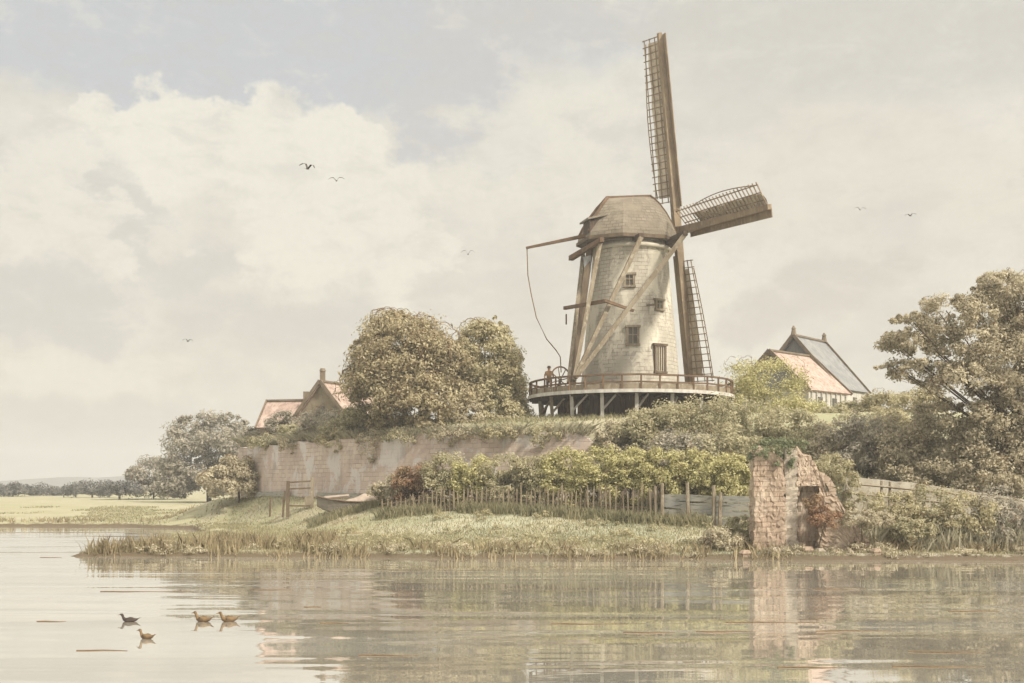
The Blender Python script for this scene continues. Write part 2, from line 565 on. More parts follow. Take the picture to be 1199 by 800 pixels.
def tree(name, label, cat, base, lobes, n, size, leaf, trunk_r=0.25, group=None, seed=1, twigs=60, twig_r=0.022, per=90, crown_name='crown', trunk_name='trunk', clump=0.34, upper=-0.55, lean=(0, 0)):
    """lobes are given as offsets from the base"""
    rng = np.random.default_rng(seed)
    t = thing(name, label, cat, base, 0, group)
    if n >= 10000:      # smaller sprays breaking the outline
        more = []
        for l in lobes:
            for _ in range(6):
                dd = unit(rng.normal(size=3) + np.array([0, 0, .35]))
                f = rng.uniform(.26, .42)
                more.append(tuple(np.array(l[:3]) + dd * np.array(l[3:6]) * rng.uniform(.85, 1.0)) + (l[3] * f, l[4] * f, l[5] * f * .8))
        q_lobes = list(lobes) + more
    else:
        q_lobes = list(lobes)
    n, size, per = int(n * LEAF_N), size * LEAF_S, int(per * LEAF_N)
    q, cents = foliage_verts(q_lobes, n, size, rng, clump, per, upper=upper)
    npmesh(crown_name, q, 4, M[leaf], t)
    big = max(lobes, key=lambda l: l[3] * l[4] * l[5])
    mb = MB()
    top = Vector(big[:3])
    mb.tube([(lean[0], lean[1], -0.5), (top.x * 0.15 + lean[0] * .6, top.y * 0.15, top.z * 0.3), (top.x * 0.5, top.y * 0.5, top.z * 0.65), top * 0.98], trunk_r, 8, trunk_r * 0.35)
    for l in lobes:
        tip = Vector(l[:3])
        st = top * 0.42
        for j in range(2):
            e = tip + Vector(rng.normal(size=3).tolist()) * min(l[3:6]) * 0.30
            mid = (st + e) / 2 + Vector((0, 0, -0.05 * tip.length))
            mb.tube([st, st * .6 + mid * .4 + Vector(rng.normal(size=3).tolist()) * .12, mid, e], trunk_r * 0.26, 5, trunk_r * 0.05)
    mb.build(trunk_name, M['bark'], t)
    if twigs:
        twig_mesh(cents, twigs, rng, twig_r * 0.72, t, M['twig'])
    return t


# ------------------------------------------------------------------ terrain
RAMP = np.array([(-20.5, 99.0), (-19.8, 88.0), (-16.5, 83.0), (-13.2, 78.6), (-10.0, 75.0), (-7.0, 72.4), (-3.5, 70.0), (0.0, 68.2), (5.6, 66.2), (14.0, 62.5), (24.0, 60.0), (70.0, 58.0)])


def vnoise(x, y, s, seed=0):
    """cheap smooth noise from sines"""
    r = np.random.default_rng(seed)
    o = 0
    for i in range(5):
        a, b, c = r.uniform(-1, 1, 3)
        o = o + np.sin(x / s * (1 + i * .6) * (0.6 + abs(a)) + y / s * (1 + i * .5) * b * 1.3 + c * 9) / (1 + i * .7)
    return o / 2.4


def ss(a, b, x):
    t = np.clip((x - a) / (b - a), 0, 1)
    return t * t * (3 - 2 * t)


def ramp_front(x):
    return np.interp(x, RAMP[1:, 0], RAMP[1:, 1])


def height(x, y):
    x, y = np.asarray(x, float), np.asarray(y, float)
    wob = 0.22 * vnoise(x, y, 0.7, 5) + 0.40 * vnoise(x, y, 1.7, 3) + 0.5 * vnoise(x, y, 5.0, 4)
    shore = np.interp(x, [-19, -10, 0, 8, 20, 60], [50.2, 49.6, 48.6, 47.9, 47.4, 46.5])
    d1 = np.minimum(y - shore, x + 18.6) + wob * 0.5
    d2 = y - np.interp(x, [-60, -28, -22, -18.6, -17], [87.5, 86, 82, 73, 60]) + wob * 0.9
    d = np.maximum(d1, d2)
    z = np.where(d < 0, np.maximum(-1.2, d * 0.5), 0.22 * ss(0, 0.7, d))
    z = z + 0.12 * ss(0.3, 3, d) + 0.35 * ss(3, 40, d) + 0.45 * ss(20, 150, d)
    fr = ramp_front(np.clip(x, -19.8, 69)) - y         # > 0 in front of the rampart
    lx = np.clip(-20.0 - x, 0, 99)                     # left of it
    dist = np.hypot(np.clip(fr, 0, 99), lx)
    foot = 1.75 * ss(np.interp(x, [-16, -4], [7.0, 13.0]), 0.5, dist) * ss(0.2, 6, d)
    z = z + foot
    z = z - np.where(x > 12, 0.35 * ss(12, 20, x) * ss(0.3, 3, d) * ss(9, 0, np.abs(fr - 8)), 0)
    wide = np.interp(x, [4, 8, 16], [0.9, 3.5, 6.5])
    inside = np.minimum(-fr, np.minimum(x + 20.2, 132 - y))
    z = z + (4.35 + 0.5 * ss(0, 6, inside)) * ss(0.25, 0.25 + wide, inside)
    z = z + 0.05 * vnoise(x, y, 0.9, 7) * ss(0.2, 2, d)
    return z


def axis(lo, hi, step, far, grow=1.25):
    a = list(np.arange(lo, hi + 1e-6, step))
    s, p, q = step, lo, hi
    left, right = [], []
    while p > -far:
        s *= grow
        p -= s
        left.append(max(p, -far))
    s = step
    while q < far:
        s *= grow
        q += s
        right.append(min(q, far))
    return np.array(left[::-1] + a + right)


FAR = 1300.0
ax_, ay_ = axis(-34, 40, 0.4, FAR), axis(44, 104, 0.4, FAR)
ay_ = ay_[ay_ > -70]
gx, gy = np.meshgrid(ax_, ay_)
gz = height(gx, gy)
gz = gz + np.where(gy > 300, 0.0, 0.0)
nx, ny = len(ax_), len(ay_)
me = bpy.data.meshes.new('ground')
me.vertices.add(nx * ny)
me.vertices.foreach_set('co', np.stack([gx, gy, gz], -1).reshape(-1).astype(np.float32))
ii, jj = np.meshgrid(np.arange(nx - 1), np.arange(ny - 1))
a_ = (jj * nx + ii).reshape(-1)
fq = np.stack([a_, a_ + 1, a_ + nx + 1, a_ + nx], 1).astype(np.int32)
me.loops.add(fq.size)
me.loops.foreach_set('vertex_index', fq.reshape(-1))
me.polygons.add(len(fq))
me.polygons.foreach_set('loop_start', np.arange(0, fq.size, 4, dtype=np.int32))
me.polygons.foreach_set('loop_total', np.full(len(fq), 4, dtype=np.int32))
me.update(calc_edges=True)
me.polygons.foreach_set('use_smooth', [True] * len(fq))
ground = bpy.data.objects.new('ground', me)
COL.objects.link(ground)
tag(ground, kind='structure')

gm, t, b = mat('meadow_ground')
co = t.new('ShaderNodeTexCoord').outputs['Object']
X_, Y_, Z_ = t.xyz(co)
n1 = t.noise(co, 0.22, 6, 0.62, 0.4)
n2 = t.noise(t.mapping(co, (0.3, 0.9, 1)), 0.9, 6, 0.65, 0.5)
n3 = t.noise(co, 6, 4, 0.7)
col = t.mix(t.sstep(n1, 0.40, 0.62), (0.255, 0.245, 0.15), (0.29, 0.265, 0.185))
bank = t.mix(t.sstep(n1, 0.4, 0.6), (0.265, 0.27, 0.195), (0.32, 0.30, 0.215))
mk = t.math('MULTIPLY', t.sstep(X_, -13.0, -1.0), t.sstep(Y_, 70.0, 60.0))
col = t.mix(mk, col, bank)
pale = t.math('MULTIPLY', t.sstep(X_, 10.0, 15.0), t.sstep(Y_, 53.5, 51.5))
col = t.mix(pale, col, (0.33, 0.30, 0.245))
col = t.mix(t.sstep(n2, 0.56, 0.68, 0, 0.75), col, (0.19, 0.135, 0.075))
col = t.mix(t.sstep(n3, 0.55, 0.72, 0, 0.5), col, (0.12, 0.10, 0.06))
edge = t.sstep(t.math('ADD', Z_, t.math('MULTIPLY', t.math('SUBTRACT', t.noise(co, 1.6, 5, 0.7), 0.5), 0.55)), 0.27, 0.15)
col = t.mix(t.math('MULTIPLY', edge, 0.95), col, (0.085, 0.062, 0.038))
t.put(b.inputs['Base Color'], col)
bp = t.new('ShaderNodeBump')
bp.inputs['Strength'].default_value = 0.6
bp.inputs['Distance'].default_value = 0.08
t.put(bp.inputs['Height'], n3)
t.put(b.inputs['Normal'], bp.outputs[0])
me.materials.append(gm)

# river
wm, t, b = mat('river_water')
co = t.new('ShaderNodeTexCoord').outputs['Object']
na = t.noise(t.mapping(co, (0.16, 1.3, 1)), 1.0, 4, 0.6, 0.4)
nb = t.noise(t.mapping(co, (0.05, 0.36, 1)), 1.0, 2, 0.45, 0.8)
nc = t.noise(t.mapping(co, (0.9, 5.0, 1)), 1.0, 2, 0.5)
hgt = t.math('ADD', t.math('MULTIPLY', na, 0.10), t.math('ADD', t.math('MULTIPLY', nb, 2.4), t.math('MULTIPLY', nc, 0.0)))
bp = t.new('ShaderNodeBump')
bp.inputs['Strength'].default_value = 0.16
bp.inputs['Distance'].default_value = 0.12
t.put(bp.inputs['Height'], hgt)
t.put(b.inputs['Normal'], bp.outputs[0])
t.put(b.inputs['Base Color'], t.mix(t.sstep(nb, 0.4, 0.6), (0.30, 0.285, 0.245), (0.235, 0.215, 0.175)))
b.inputs['Roughness'].default_value = 0.015
b.inputs['Specular IOR Level'].default_value = 0.5
b.inputs['IOR'].default_value = 1.45
gl = t.new('ShaderNodeBsdfGlossy')
gl.inputs['Color'].default_value = (0.99, 0.985, 0.97, 1)
gl.inputs['Roughness'].default_value = 0.015
t.put(gl.inputs['Normal'], bp.outputs[0])
mx = t.new('ShaderNodeMixShader')
mx.inputs[0].default_value = 0.42
t.l.new(b.outputs[0], mx.inputs[1])
t.l.new(gl.outputs[0], mx.inputs[2])
t.l.new(mx.outputs[0], t.n['Material Output'].inputs[0])
rv = MB()
rv.add([(-FAR, -60, 0), (FAR, -60, 0), (FAR, 110, 0), (-FAR, 110, 0)], [(0, 1, 2, 3)])
river = rv.build('river', wm)
tag(river, kind='structure')

# far low hills on the horizon
hm = wash('far_hill_woods', (0.09, 0.092, 0.085), (0.12, 0.115, 0.10), 0.02)
hv, hf = [], []
hx = np.linspace(-1250, 1250, 160)
for i, x in enumerate(hx):
    h = 9 + 5 * vnoise(np.array(x), np.array(0.0), 160, 11) + 2.5 * vnoise(np.array(x), np.array(0.0), 34, 12)
    h = float(max(h, 3)) * (1.0 if x < 200 else 0.85)
    hv += [(x, 1020, 0.3), (x, 1060, 1 + h), (x, 1130, 1 + h * 0.8), (x, 1200, 0.3)]
for i in range(len(hx) - 1):
    for j in range(3):
        a0 = i * 4 + j
        hf.append((a0, a0 + 4, a0 + 5, a0 + 1))
hb = MB()
hb.add(hv, hf)
tag(hb.build('hills', hm, smooth=True), kind='structure')

# ------------------------------------------------------------------ rampart wall
wl = MB()
pts = []
rp = RAMP[1:9]
for i in range(len(rp) - 1):
    L = np.linalg.norm(rp[i + 1] - rp[i])
    k = int(L / 0.6)
    for j in range(k):
        pts.append(rp[i] + (rp[i + 1] - rp[i]) * j / k)
pts.append(rp[-1])
pts = [np.array((-20.4, 97.0)), np.array((-20.3, 92.0))] + pts + [np.array((8.2, 65.6))]
pts = np.array(pts)
rng = np.random.default_rng(5)
rings = []
for i, p in enumerate(pts):
    d = pts[min(i + 1, len(pts) - 1)] - pts[max(i - 1, 0)]
    d = d / np.linalg.norm(d)
    nrm = np.array((d[1], -d[0]))
    if nrm[1] > 0.2:
        nrm = -nrm
    bz = 0.6
    tz = 5.85 + 0.22 * vnoise(p[0], p[1], 1.4, 8) + rng.uniform(-.09, .09)
    if i > len(pts) - 5:
        tz -= 0.3 * (i - (len(pts) - 5))
    f0 = p + nrm * 0.62
    f1 = p + nrm * 0.30
    b0 = p - nrm * 0.45
    mid = p + nrm * (0.45 + rng.uniform(-.03, .03))
    rings.append([(f0[0], f0[1], bz), (mid[0], mid[1], 3.4), (f1[0], f1[1], tz), (b0[0], b0[1], tz), (b0[0], b0[1], bz)])
wl.rings(rings)
rw = wl.build('rampart_wall', M['rampart'])
tag(rw, 'long pinkish brick rampart wall below the windmill and the round tree', 'wall')

# ------------------------------------------------------------------ windmill
MX, MY, GZ, DZ = 7.42, 75.0, 6.9, 8.5
A_ = math.radians(75)
NH = Vector((math.sin(A_), math.cos(A_), 0))      # towards the sails
UH = Vector((math.cos(A_), -math.sin(A_), 0))     # across, towards the viewer
CEN = Vector((MX, MY, 0))
mill = thing('windmill', 'tall brick tower windmill with four sails and a wooden gallery on the rampart', 'windmill', (MX, MY, GZ))
O = Vector((MX, MY, GZ))


def L_(p):
    return Vector(p) - O


def mb_mill(mb, name, m, parent=None, smooth=False):
    """world-space mesh data into the mill's own frame"""
    mb.v = [tuple(Vector(p) - O) for p in mb.v]
    return mb.build(name, m, parent or mill, smooth)


tw = MB()
prof = [(3.35, 6.4), (3.16, DZ), (2.84, 12.0), (2.52, 15.4), (2.34, 17.5), (2.44, 17.62), (2.44, 17.8), (2.30, 17.85), (2.30, 18.05)]
tw.lathe(prof, 40, (MX, MY, 0))
tower = mb_mill(tw, 'tower', M['tower'], None, True)
tower.data.polygons.foreach_set('use_smooth', [True] * len(tower.data.polygons))
cb = MB()
cb.lathe([(2.47, 17.50), (2.56, 17.55), (2.56, 17.72), (2.47, 17.76)], 40, (MX, MY, 0), False, False)
mb_mill(cb, 'cornice', M['lintel'], None, True)


def tower_r(z):
    zs = [p[1] for p in prof[:5]]
    rs = [p[0] for p in prof[:5]]
    return float(np.interp(z, zs, rs))


def tower_opening(px, py, w_, h_, frame, door=False, name='window'):
    """opening on the tower face seen at (px, py)"""
    for _ in range(4):
        Y = MY - 2.5 if _ == 0 else p.y
        p = P(px, py, Y)
        r = tower_r(p.z)
        dx = max(-r * .98, min(r * .98, p.x - MX))
        p = Vector((p.x, MY - math.sqrt(r * r - dx * dx), p.z))
    ang = math.atan2(p.y - MY, p.x - MX)
    n = Vector((math.cos(ang), math.sin(ang), 0))
    s = Vector((-n.y, n.x, 0))
    c = Vector((MX, MY, p.z)) + n * (tower_r(p.z) + 0.03)

    def bar(a, b, ww, hh, mb, off=0.0):
        A = c + s * a[0] + Vector((0, 0, a[1])) + n * off
        B = c + s * b[0] + Vector((0, 0, b[1])) + n * off
        mb.beam(A, B, ww, hh, up=n)
    f = MB()
    t_ = 0.13
    bar((-w_ / 2 - t_ / 2, -h_ / 2), (-w_ / 2 - t_ / 2, h_ / 2), t_, 0.16, f)
    bar((w_ / 2 + t_ / 2, -h_ / 2), (w_ / 2 + t_ / 2, h_ / 2), t_, 0.16, f)
    bar((-w_ / 2 - t_ * 1.6, h_ / 2 + t_ / 2), (w_ / 2 + t_ * 1.6, h_ / 2 + t_ / 2), t_, 0.22, f)
    bar((-w_ / 2 - t_ * 1.4, -h_ / 2 - t_ / 2), (w_ / 2 + t_ * 1.4, -h_ / 2 - t_ / 2), t_, 0.24, f)
    fr = mb_mill(f, name, frame)
    g = MB()
    bar((0, -h_ / 2), (0, h_ / 2), w_, 0.08, g, -0.02)
    mb_mill(g, 'door_leaf' if door else 'pane', M['lintel'] if door else M['glass'], fr)
    k = MB()
    if door:
        for x in (-w_ * .28, 0, w_ * .28):
            bar((x, -h_ / 2 + .05), (x, h_ / 2 - .05), 0.07, 0.05, k, 0.04)
        mb_mill(k, 'door_batten', M['wood'], fr)
    else:
        bar((0, -h_ / 2), (0, h_ / 2), 0.05, 0.05, k, 0.035)
        bar((-w_ / 2, 0.05), (w_ / 2, 0.05), 0.05, 0.05, k, 0.04)
        mb_mill(k, 'glazing_bar', frame, fr)


tower_opening(737, 328, 0.42, 0.62, M['wood_pale'])
tower_opening(771.5, 357, 0.42, 0.48, M['wood_pale'])
tower_opening(741, 393, 0.52, 0.98, M['wood_pale'])
tower_opening(772.5, 420, 0.62, 1.55, M['wood'], door=True, name='door')
hb_ = MB()
hb_.beam(P(757, 357.5, 72.3), P(768, 357, 72.25), .09)
mb_mill(hb_, 'hoist_beam', M['wood'])

# added board ring under the gallery, its dark colour standing for shade; open left
bw = MB()
for k in range(40):
    a0 = math.radians(-86 + k * 4.0)
    a1 = math.radians(-86 + k * 4.0 + 3.8)
    r = 4.5 + (0.04 if k % 2 else 0)
    p0 = Vector((MX + r * math.cos(a0), MY + r * math.sin(a0), 0))
    p1 = Vector((MX + r * math.cos(a1), MY + r * math.sin(a1), 0))
    m_ = (p0 + p1) / 2
    ang = math.atan2(p1.y - p0.y, p1.x - p0.x)
    bw.box((m_.x, m_.y, (6.2 + 8.28) / 2), ((p1 - p0).length, 0.08, 8.28 - 6.2), ang)
for k in range(11):
    a0 = math.radians(-128 + k * 4.0)
    a1 = math.radians(-128 + k * 4.0 + 3.7)
    p0 = Vector((MX + 4.52 * math.cos(a0), MY + 4.52 * math.sin(a0), 0))
    p1 = Vector((MX + 4.52 * math.cos(a1), MY + 4.52 * math.sin(a1), 0))
    m_ = (p0 + p1) / 2
    bw.box((m_.x, m_.y, (6.2 + 8.28) / 2), ((p1 - p0).length, 0.08, 8.28 - 6.2), math.atan2(p1.y - p0.y, p1.x - p0.x))
mb_mill(bw, 'shade_boards', M['wood_dark'])
bd = MB()
for k in range(6):
    a = math.radians(-172 + k * 7)
    r = 4.55
    bd.box((MX + r * math.cos(a), MY + r * math.sin(a), 7.25), (0.34, 0.10, 1.7), a + math.pi / 2)
mb_mill(bd, 'stable_door', M['wood_red'])

# gallery
GR = 6.35
dk = MB()
dk.lathe([(2.95, 8.36), (GR, 8.36), (GR, 8.48), (2.95, 8.48)], 48, (MX, MY, 0), False, False)
deck = mb_mill(dk, 'gallery_deck', M['wood_dark'])
rim = MB()
rim.lathe([(GR + 0.004, 8.33), (GR + 0.09, 8.33), (GR + 0.09, 8.53), (GR + 0.004, 8.53)], 48, (MX, MY, 0), False, False)
mb_mill(rim, 'rim_board', M['post_pale'], deck)
for k in range(28):
    jo = MB()
    a = 2 * math.pi * k / 28
    c_, s_ = math.cos(a), math.sin(a)
    jo.beam((MX + 3.0 * c_, MY + 3.0 * s_, 8.25), (MX + 6.3 * c_, MY + 6.3 * s_, 8.27), 0.12, 0.16)
    mb_mill(jo, 'joist', M['wood_dark'], deck)
rng = np.random.default_rng(2)
NP = 36
rail, rail2 = MB(), MB()
tops = []
for k in range(NP + 1):
    a = 2 * math.pi * k / NP
    tops.append((MX + (GR - .05) * math.cos(a), MY + (GR - .05) * math.sin(a), 9.36 + rng.uniform(-.025, .025)))
for k in range(NP):
    rail.beam(tops[k], tops[k + 1], 0.13, 0.10)
    rail2.beam(Vector(tops[k]) - Vector((0, 0, .42)), Vector(tops[k + 1]) - Vector((0, 0, .42)), 0.05, 0.10)
mb_mill(rail, 'handrail', M['wood_red'])
mb_mill(rail2, 'middle_rail', M['wood_red'])
for k in range(NP):
    pm = MB()
    p = Vector(tops[k])
    pm.beam((p.x, p.y, 8.48), (p.x, p.y, p.z - .05), 0.10, 0.10)
    mb_mill(pm, 'baluster', M['wood_red'])
kb = MB()
kb.lathe([(GR - .10, 8.50), (GR - .06, 8.50), (GR - .06, 8.86), (GR - .10, 8.86)], 48, (MX, MY, 0), False, False)
mb_mill(kb, 'toe_board', M['wood_pale'], deck)
for k, deg in enumerate((-168, -150, -132, -112, -92, -71, -50, -30, -8, 14, 160, 130, 100, 70, 40)):
    a = math.radians(deg)
    c_, s_ = math.cos(a), math.sin(a)
    pm = MB()
    pm.beam((MX + 5.7 * c_, MY + 5.7 * s_, 6.3), (MX + 5.85 * c_, MY + 5.85 * s_, 8.34), 0.20, 0.20)
    pm.beam((MX + 5.72 * c_, MY + 5.72 * s_, 7.4), (MX + 5.2 * c_ - .7 * s_, MY + 5.2 * s_ + .7 * c_, 8.34), 0.11, 0.11)
    mb_mill(pm, 'gallery_post', M['post_pale'] if -140 < deg < 0 else M['wood_pale'])

# cap
CZ = 18.1


def cap_ring(front, back, hw, z, n=8, sq=2.3):
    out = []
    for j in range(n):
        t_ = 2 * math.pi * (j + 0.5) / n
        c_, s_ = math.cos(t_) * 1.06, math.sin(t_) * 1.06
        ca = math.copysign(abs(c_) ** (2 / sq), c_)
        sa = math.copysign(abs(s_) ** (2 / sq), s_)
        a = (front if ca > 0 else back) * abs(ca) * (1 if ca > 0 else -1)
        out.append(CEN + NH * a + UH * (hw * sa) + Vector((0, 0, z)))
    return out


cp = MB()
lv = [(2.75, 3.10, 2.55, CZ - .05), (2.80, 3.15, 2.62, CZ + .10), (2.70, 3.10, 2.55, CZ + .45), (2.45, 2.85, 2.30, CZ + 1.05),
      (2.10, 2.45, 1.85, CZ + 1.75), (1.75, 2.05, 1.25, CZ + 2.35), (1.45, 1.70, 0.62, CZ + 2.75), (1.30, 1.55, 0.16, CZ + 2.93)]
cp.rings([[p + Vector((0, 0, 0.10 * (p - CEN).dot(NH) * (l[3] - CZ) / 2.9)) for p in cap_ring(*l)] for l in lv])
cap = mb_mill(cp, 'cap', M['thatch'])
rg = MB()
rg.beam(CEN - NH * 1.62 + Vector((0, 0, CZ + 2.80)), CEN + NH * 1.38 + Vector((0, 0, CZ + 3.08)), 0.26, 0.18)
for sg in (-1, 1):
    prev = None
    for (f_, b_, hw, z) in lv[2:]:
        p = CEN - NH * (b_ * 0.985 + .03) + UH * sg * hw * 0.42 + Vector((0, 0, z + .04 - 0.10 * b_ * (z - CZ) / 2.9))
        if prev:
            rg.beam(prev, p, 0.16, 0.12)
        prev = p
    prev = None
    for (f_, b_, hw, z) in lv[2:]:
        p = CEN + NH * (f_ * 0.985 + .03) + UH * sg * hw * 0.42 + Vector((0, 0, z + .04 + 0.10 * f_ * (z - CZ) / 2.9))
        if prev:
            rg.beam(prev, p, 0.14, 0.12)
        prev = p
mb_mill(rg, 'ridge_board', M['wood_red'], cap)
ev = MB()
er = cap_ring(2.83, 3.18, 2.66, CZ + 0.02)
for j in range(len(er)):
    ev.beam(er[j], er[(j + 1) % len(er)], 0.10, 0.20)
mb_mill(ev, 'eave_board', M['wood'], cap)
hatch = MB()   # dark dormer hatch at the rear of the cap
hc = CEN - NH * 2.86 + UH * 0.55 + Vector((0, 0, CZ + .72))
hatch.beam(hc - NH * .22, hc + NH * .5, 1.25, 0.75)
mb_mill(hatch, 'rear_hatch', M['wood_dark'], cap)
hr_ = MB()
hr_.beam(hc - NH * .40 + Vector((0, 0, .43)), hc + NH * .9 + Vector((0, 0, .75)), 1.6, 0.10)
mb_mill(hr_, 'hatch_roof', M['thatch'], cap)

# windshaft and sails
TL = math.radians(8.0)
HUB = CEN + NH * 3.02 + Vector((0, 0, 19.05))
NN = NH * math.cos(TL) + Vector((0, 0, math.sin(TL)))
VV = Vector((0, 0, math.cos(TL))) - NH * math.sin(TL)
sh = MB()
sh.beam(HUB - NN * 1.6, HUB + NN * 0.35, 0.55, 0.55)
sh.beam(HUB + NN * 0.05, HUB + NN * 0.55, 0.42, 0.42)
mb_mill(sh, 'windshaft', M['wood_dark'])
bh = MB()
bh.beam(HUB - NN * 1.25 - UH * .85 - Vector((0, 0, .55)), HUB - NN * 1.25 + UH * .85 - Vector((0, 0, .55)), 0.34, 0.5)
mb_mill(bh, 'breast_beam', M['wood_red'])
TH = math.radians(5.5)


def make_sail(ang, length, cover, doff=0.0, tw=1.0):
    ang += TH
    R_ = VV * math.cos(ang) + UH * math.sin(ang)
    TR = -(UH * math.cos(ang) - VV * math.sin(ang))    # trailing side
    c0 = HUB + NN * (0.15 + doff)

    def wv_(r):
        be = tw * math.radians(np.interp(r, [1.5, 12.2], [36, 24]))
        return TR * math.cos(be) - NN * math.sin(be)
    lat = MB()
    nb = int((length - 1.9) / 0.42)
    WID = 1.75
    wq_ = (lambda r: np.interp(r, [1.9, length], [0.45, 1.0])) if tw < 0 else (lambda r: 0.76)
    for k in range(nb + 1):
        r = 1.9 + (length - 1.95) * k / nb
        wv__ = wv_(r)
        lat.beam(c0 + R_ * r - wv__ * 0.1, c0 + R_ * r + wv__ * (WID * wq_(r) + .16), 0.055, 0.055, up=NN)
    for wq in (0.58, 1.16, WID):
        ptsl = [c0 + R_ * r + wv_(r) * wq * wq_(r) for r in np.linspace(1.85, length, 9)]
        for i in range(8):
            lat.beam(ptsl[i], ptsl[i + 1], 0.06, 0.05, up=NN)
    s = mb_mill(lat, 'sail', M['wood_sail'])
    st = MB()
    st.beam(c0, c0 + R_ * (length + .12), 0.50, 0.46, 0.28, 0.24, up=NN)
    mb_mill(st, 'stock', M['wood_sail'], s)
    wb = MB()
    a = [c0 + R_ * r - wv_(r) * 0.12 + NN * .02 for r in np.linspace(1.5, length, 9)]
    for i in range(8):
        r = 1.5 + (length - 1.5) * i / 8
        wv__ = wv_(r)
        o_ = wv__ * .24
        wb.beam(a[i] - o_, a[i + 1] - o_, 0.46, 0.05, up=NN)
    mb_mill(wb, 'windboard', M['wood_sail'], s)
    if cover:
        w0, w1, r0, r1 = cover
        cl = MB()
        n_, m_ = 22, 6
        vs = []
        for side in (0.05, 0.085):
            for i in range(n_ + 1):
                r = r0 + (r1 - r0) * i / n_
                edge = w1 + 0.06 * math.sin(i * 1.1)
                for j in range(m_ + 1):
                    wq = (w0 + (edge - w0) * j / m_) * wq_(r)
                    bel = 0.09 * math.sin(math.pi * j / m_) * (1 + .5 * math.sin(i * 2.1))
                    vs.append(c0 + R_ * r + wv_(r) * wq + NN * (side + bel))
        fs = []
        N0 = (n_ + 1) * (m_ + 1)
        for i in range(n_):
            for j in range(m_):
                a0 = i * (m_ + 1) + j
                fs.append((a0, a0 + 1, a0 + m_ + 2, a0 + m_ + 1))
                fs.append((N0 + a0, N0 + a0 + m_ + 1, N0 + a0 + m_ + 2, N0 + a0 + 1))
        cl.add(vs, fs)
        mb_mill(cl, 'sailcloth', M['canvas'], s, True)
        rp_ = MB()
        rp_.tube([c0 + R_ * r + wv_(r) * (WID * wq_(r) + (.06 if tw < 0 else .30) * math.sin(math.pi * (r - r0) / (r1 - r0))) + NN * .1 for r in np.linspace(r0, r1, 14)], 0.03, 4)
        mb_mill(rp_, 'sail_rope', M['rope'], s)
    return s


make_sail(0.0, 12.05, (0.10, 1.50, 2.2, 11.8))
make_sail(math.pi / 2, 12.2, (0.10, 1.15, 3.6, 12.0), -0.02)
make_sail(math.pi, 9.6, (0.10, 1.0, 2.4, 9.3), 0.0, -1.0)
make_sail(-math.pi / 2, 12.0, None, -0.02)

# tail pole, braces, spars
TB = P(671, 433, 71.0)
TD = Vector((TB.x, TB.y, 8.5))


def spar(name, a, b, w0, w1, m='wood'):
    mb = MB()
    mb.beam(a, b, w0, w0, w1, w1)
    return mb_mill(mb, name, M[m])


kb0 = CEN - NH * 2.95 + Vector((0, 0, 17.62))
spar('rear_crossbeam', kb0 - UH * 3.0, kb0 + UH * 3.1, 0.30, 0.26, 'wood_red')
mbm = CEN - NH * 0.55 + Vector((0, 0, 17.95))
spar('middle_crossbeam', mbm - UH * 3.2, mbm + UH * 3.35, 0.32, 0.28, 'wood_dark')
lb0 = CEN + NH * 1.85 + Vector((0, 0, 18.02))
spar('front_crossbeam', lb0 - UH * 3.6, lb0 + UH * 4.4, 0.34, 0.28, 'wood_dark')
spar('tail_pole', CEN - NH * 2.6 + Vector((0, 0, 18.2)), TD + Vector((-.05, 0, 0.05)), 0.34, 0.26)
spar('tail_brace', P(683, 299, 76.2), TD + Vector((-.25, .2, 0.6)), 0.24, 0.22, 'wood_pale')
spar('tail_brace', P(703, 283, 71.9), TD + Vector((0.05, -.1, 0.7)), 0.26, 0.22, 'wood_pale')
spar('tail_brace', mbm + UH * 3.25 - Vector((0, 0, .1)), TD + Vector((0.12, -.15, 0.9)), 0.26, 0.22, 'wood_pale')
spar('tail_brace', lb0 + UH * 4.2 - Vector((0, 0, .1)), TD + Vector((0.15, -.25, 0.85)), 0.28, 0.24, 'wood_pale')
spar('cross_strut', P(661, 361, 73.6), P(709, 352.5, 70.75), 0.20, 0.20, 'wood_red')
spar('cross_strut', P(708, 352, 70.75), P(742, 364, 71.4), 0.18, 0.14, 'wood_red')
bl = spar('brake_lever', P(716, 270, 73.6), P(616, 290.5, 75.0), 0.24, 0.13, 'wood_red')
rp_ = MB()
ctrl = [(617, 291), (618, 322), (622, 345), (628, 372), (640, 397), (651, 410), (656, 418), (657, 436)]
rp_.tube([P(x, y, 75.0 - 0.25 * i) for i, (x, y) in enumerate(ctrl)], 0.035, 5)
mb_mill(rp_, 'brake_rope', M['rope'], bl)
tk = MB()
tk.beam(P(663, 368, 74.5), P(663, 380, 74.5), 0.09, 0.12)
mb_mill(tk, 'rope_block', M['wood_red'])
bc = MB()
q = [P(683, 301, 73.6), P(692, 299, 73.6), P(691, 318, 73.6), P(687, 322, 73.7), P(684, 314, 73.6)]
bc.add(list(q) + [p + Vector((0.05, .12, 0)) for p in q], [(0, 1, 2, 3, 4), (9, 8, 7, 6, 5)] + [(i, i + 5, (i + 1) % 5 + 5, (i + 1) % 5) for i in range(5)])
mb_mill(bc, 'weather_flap', M['cloth_blue'])
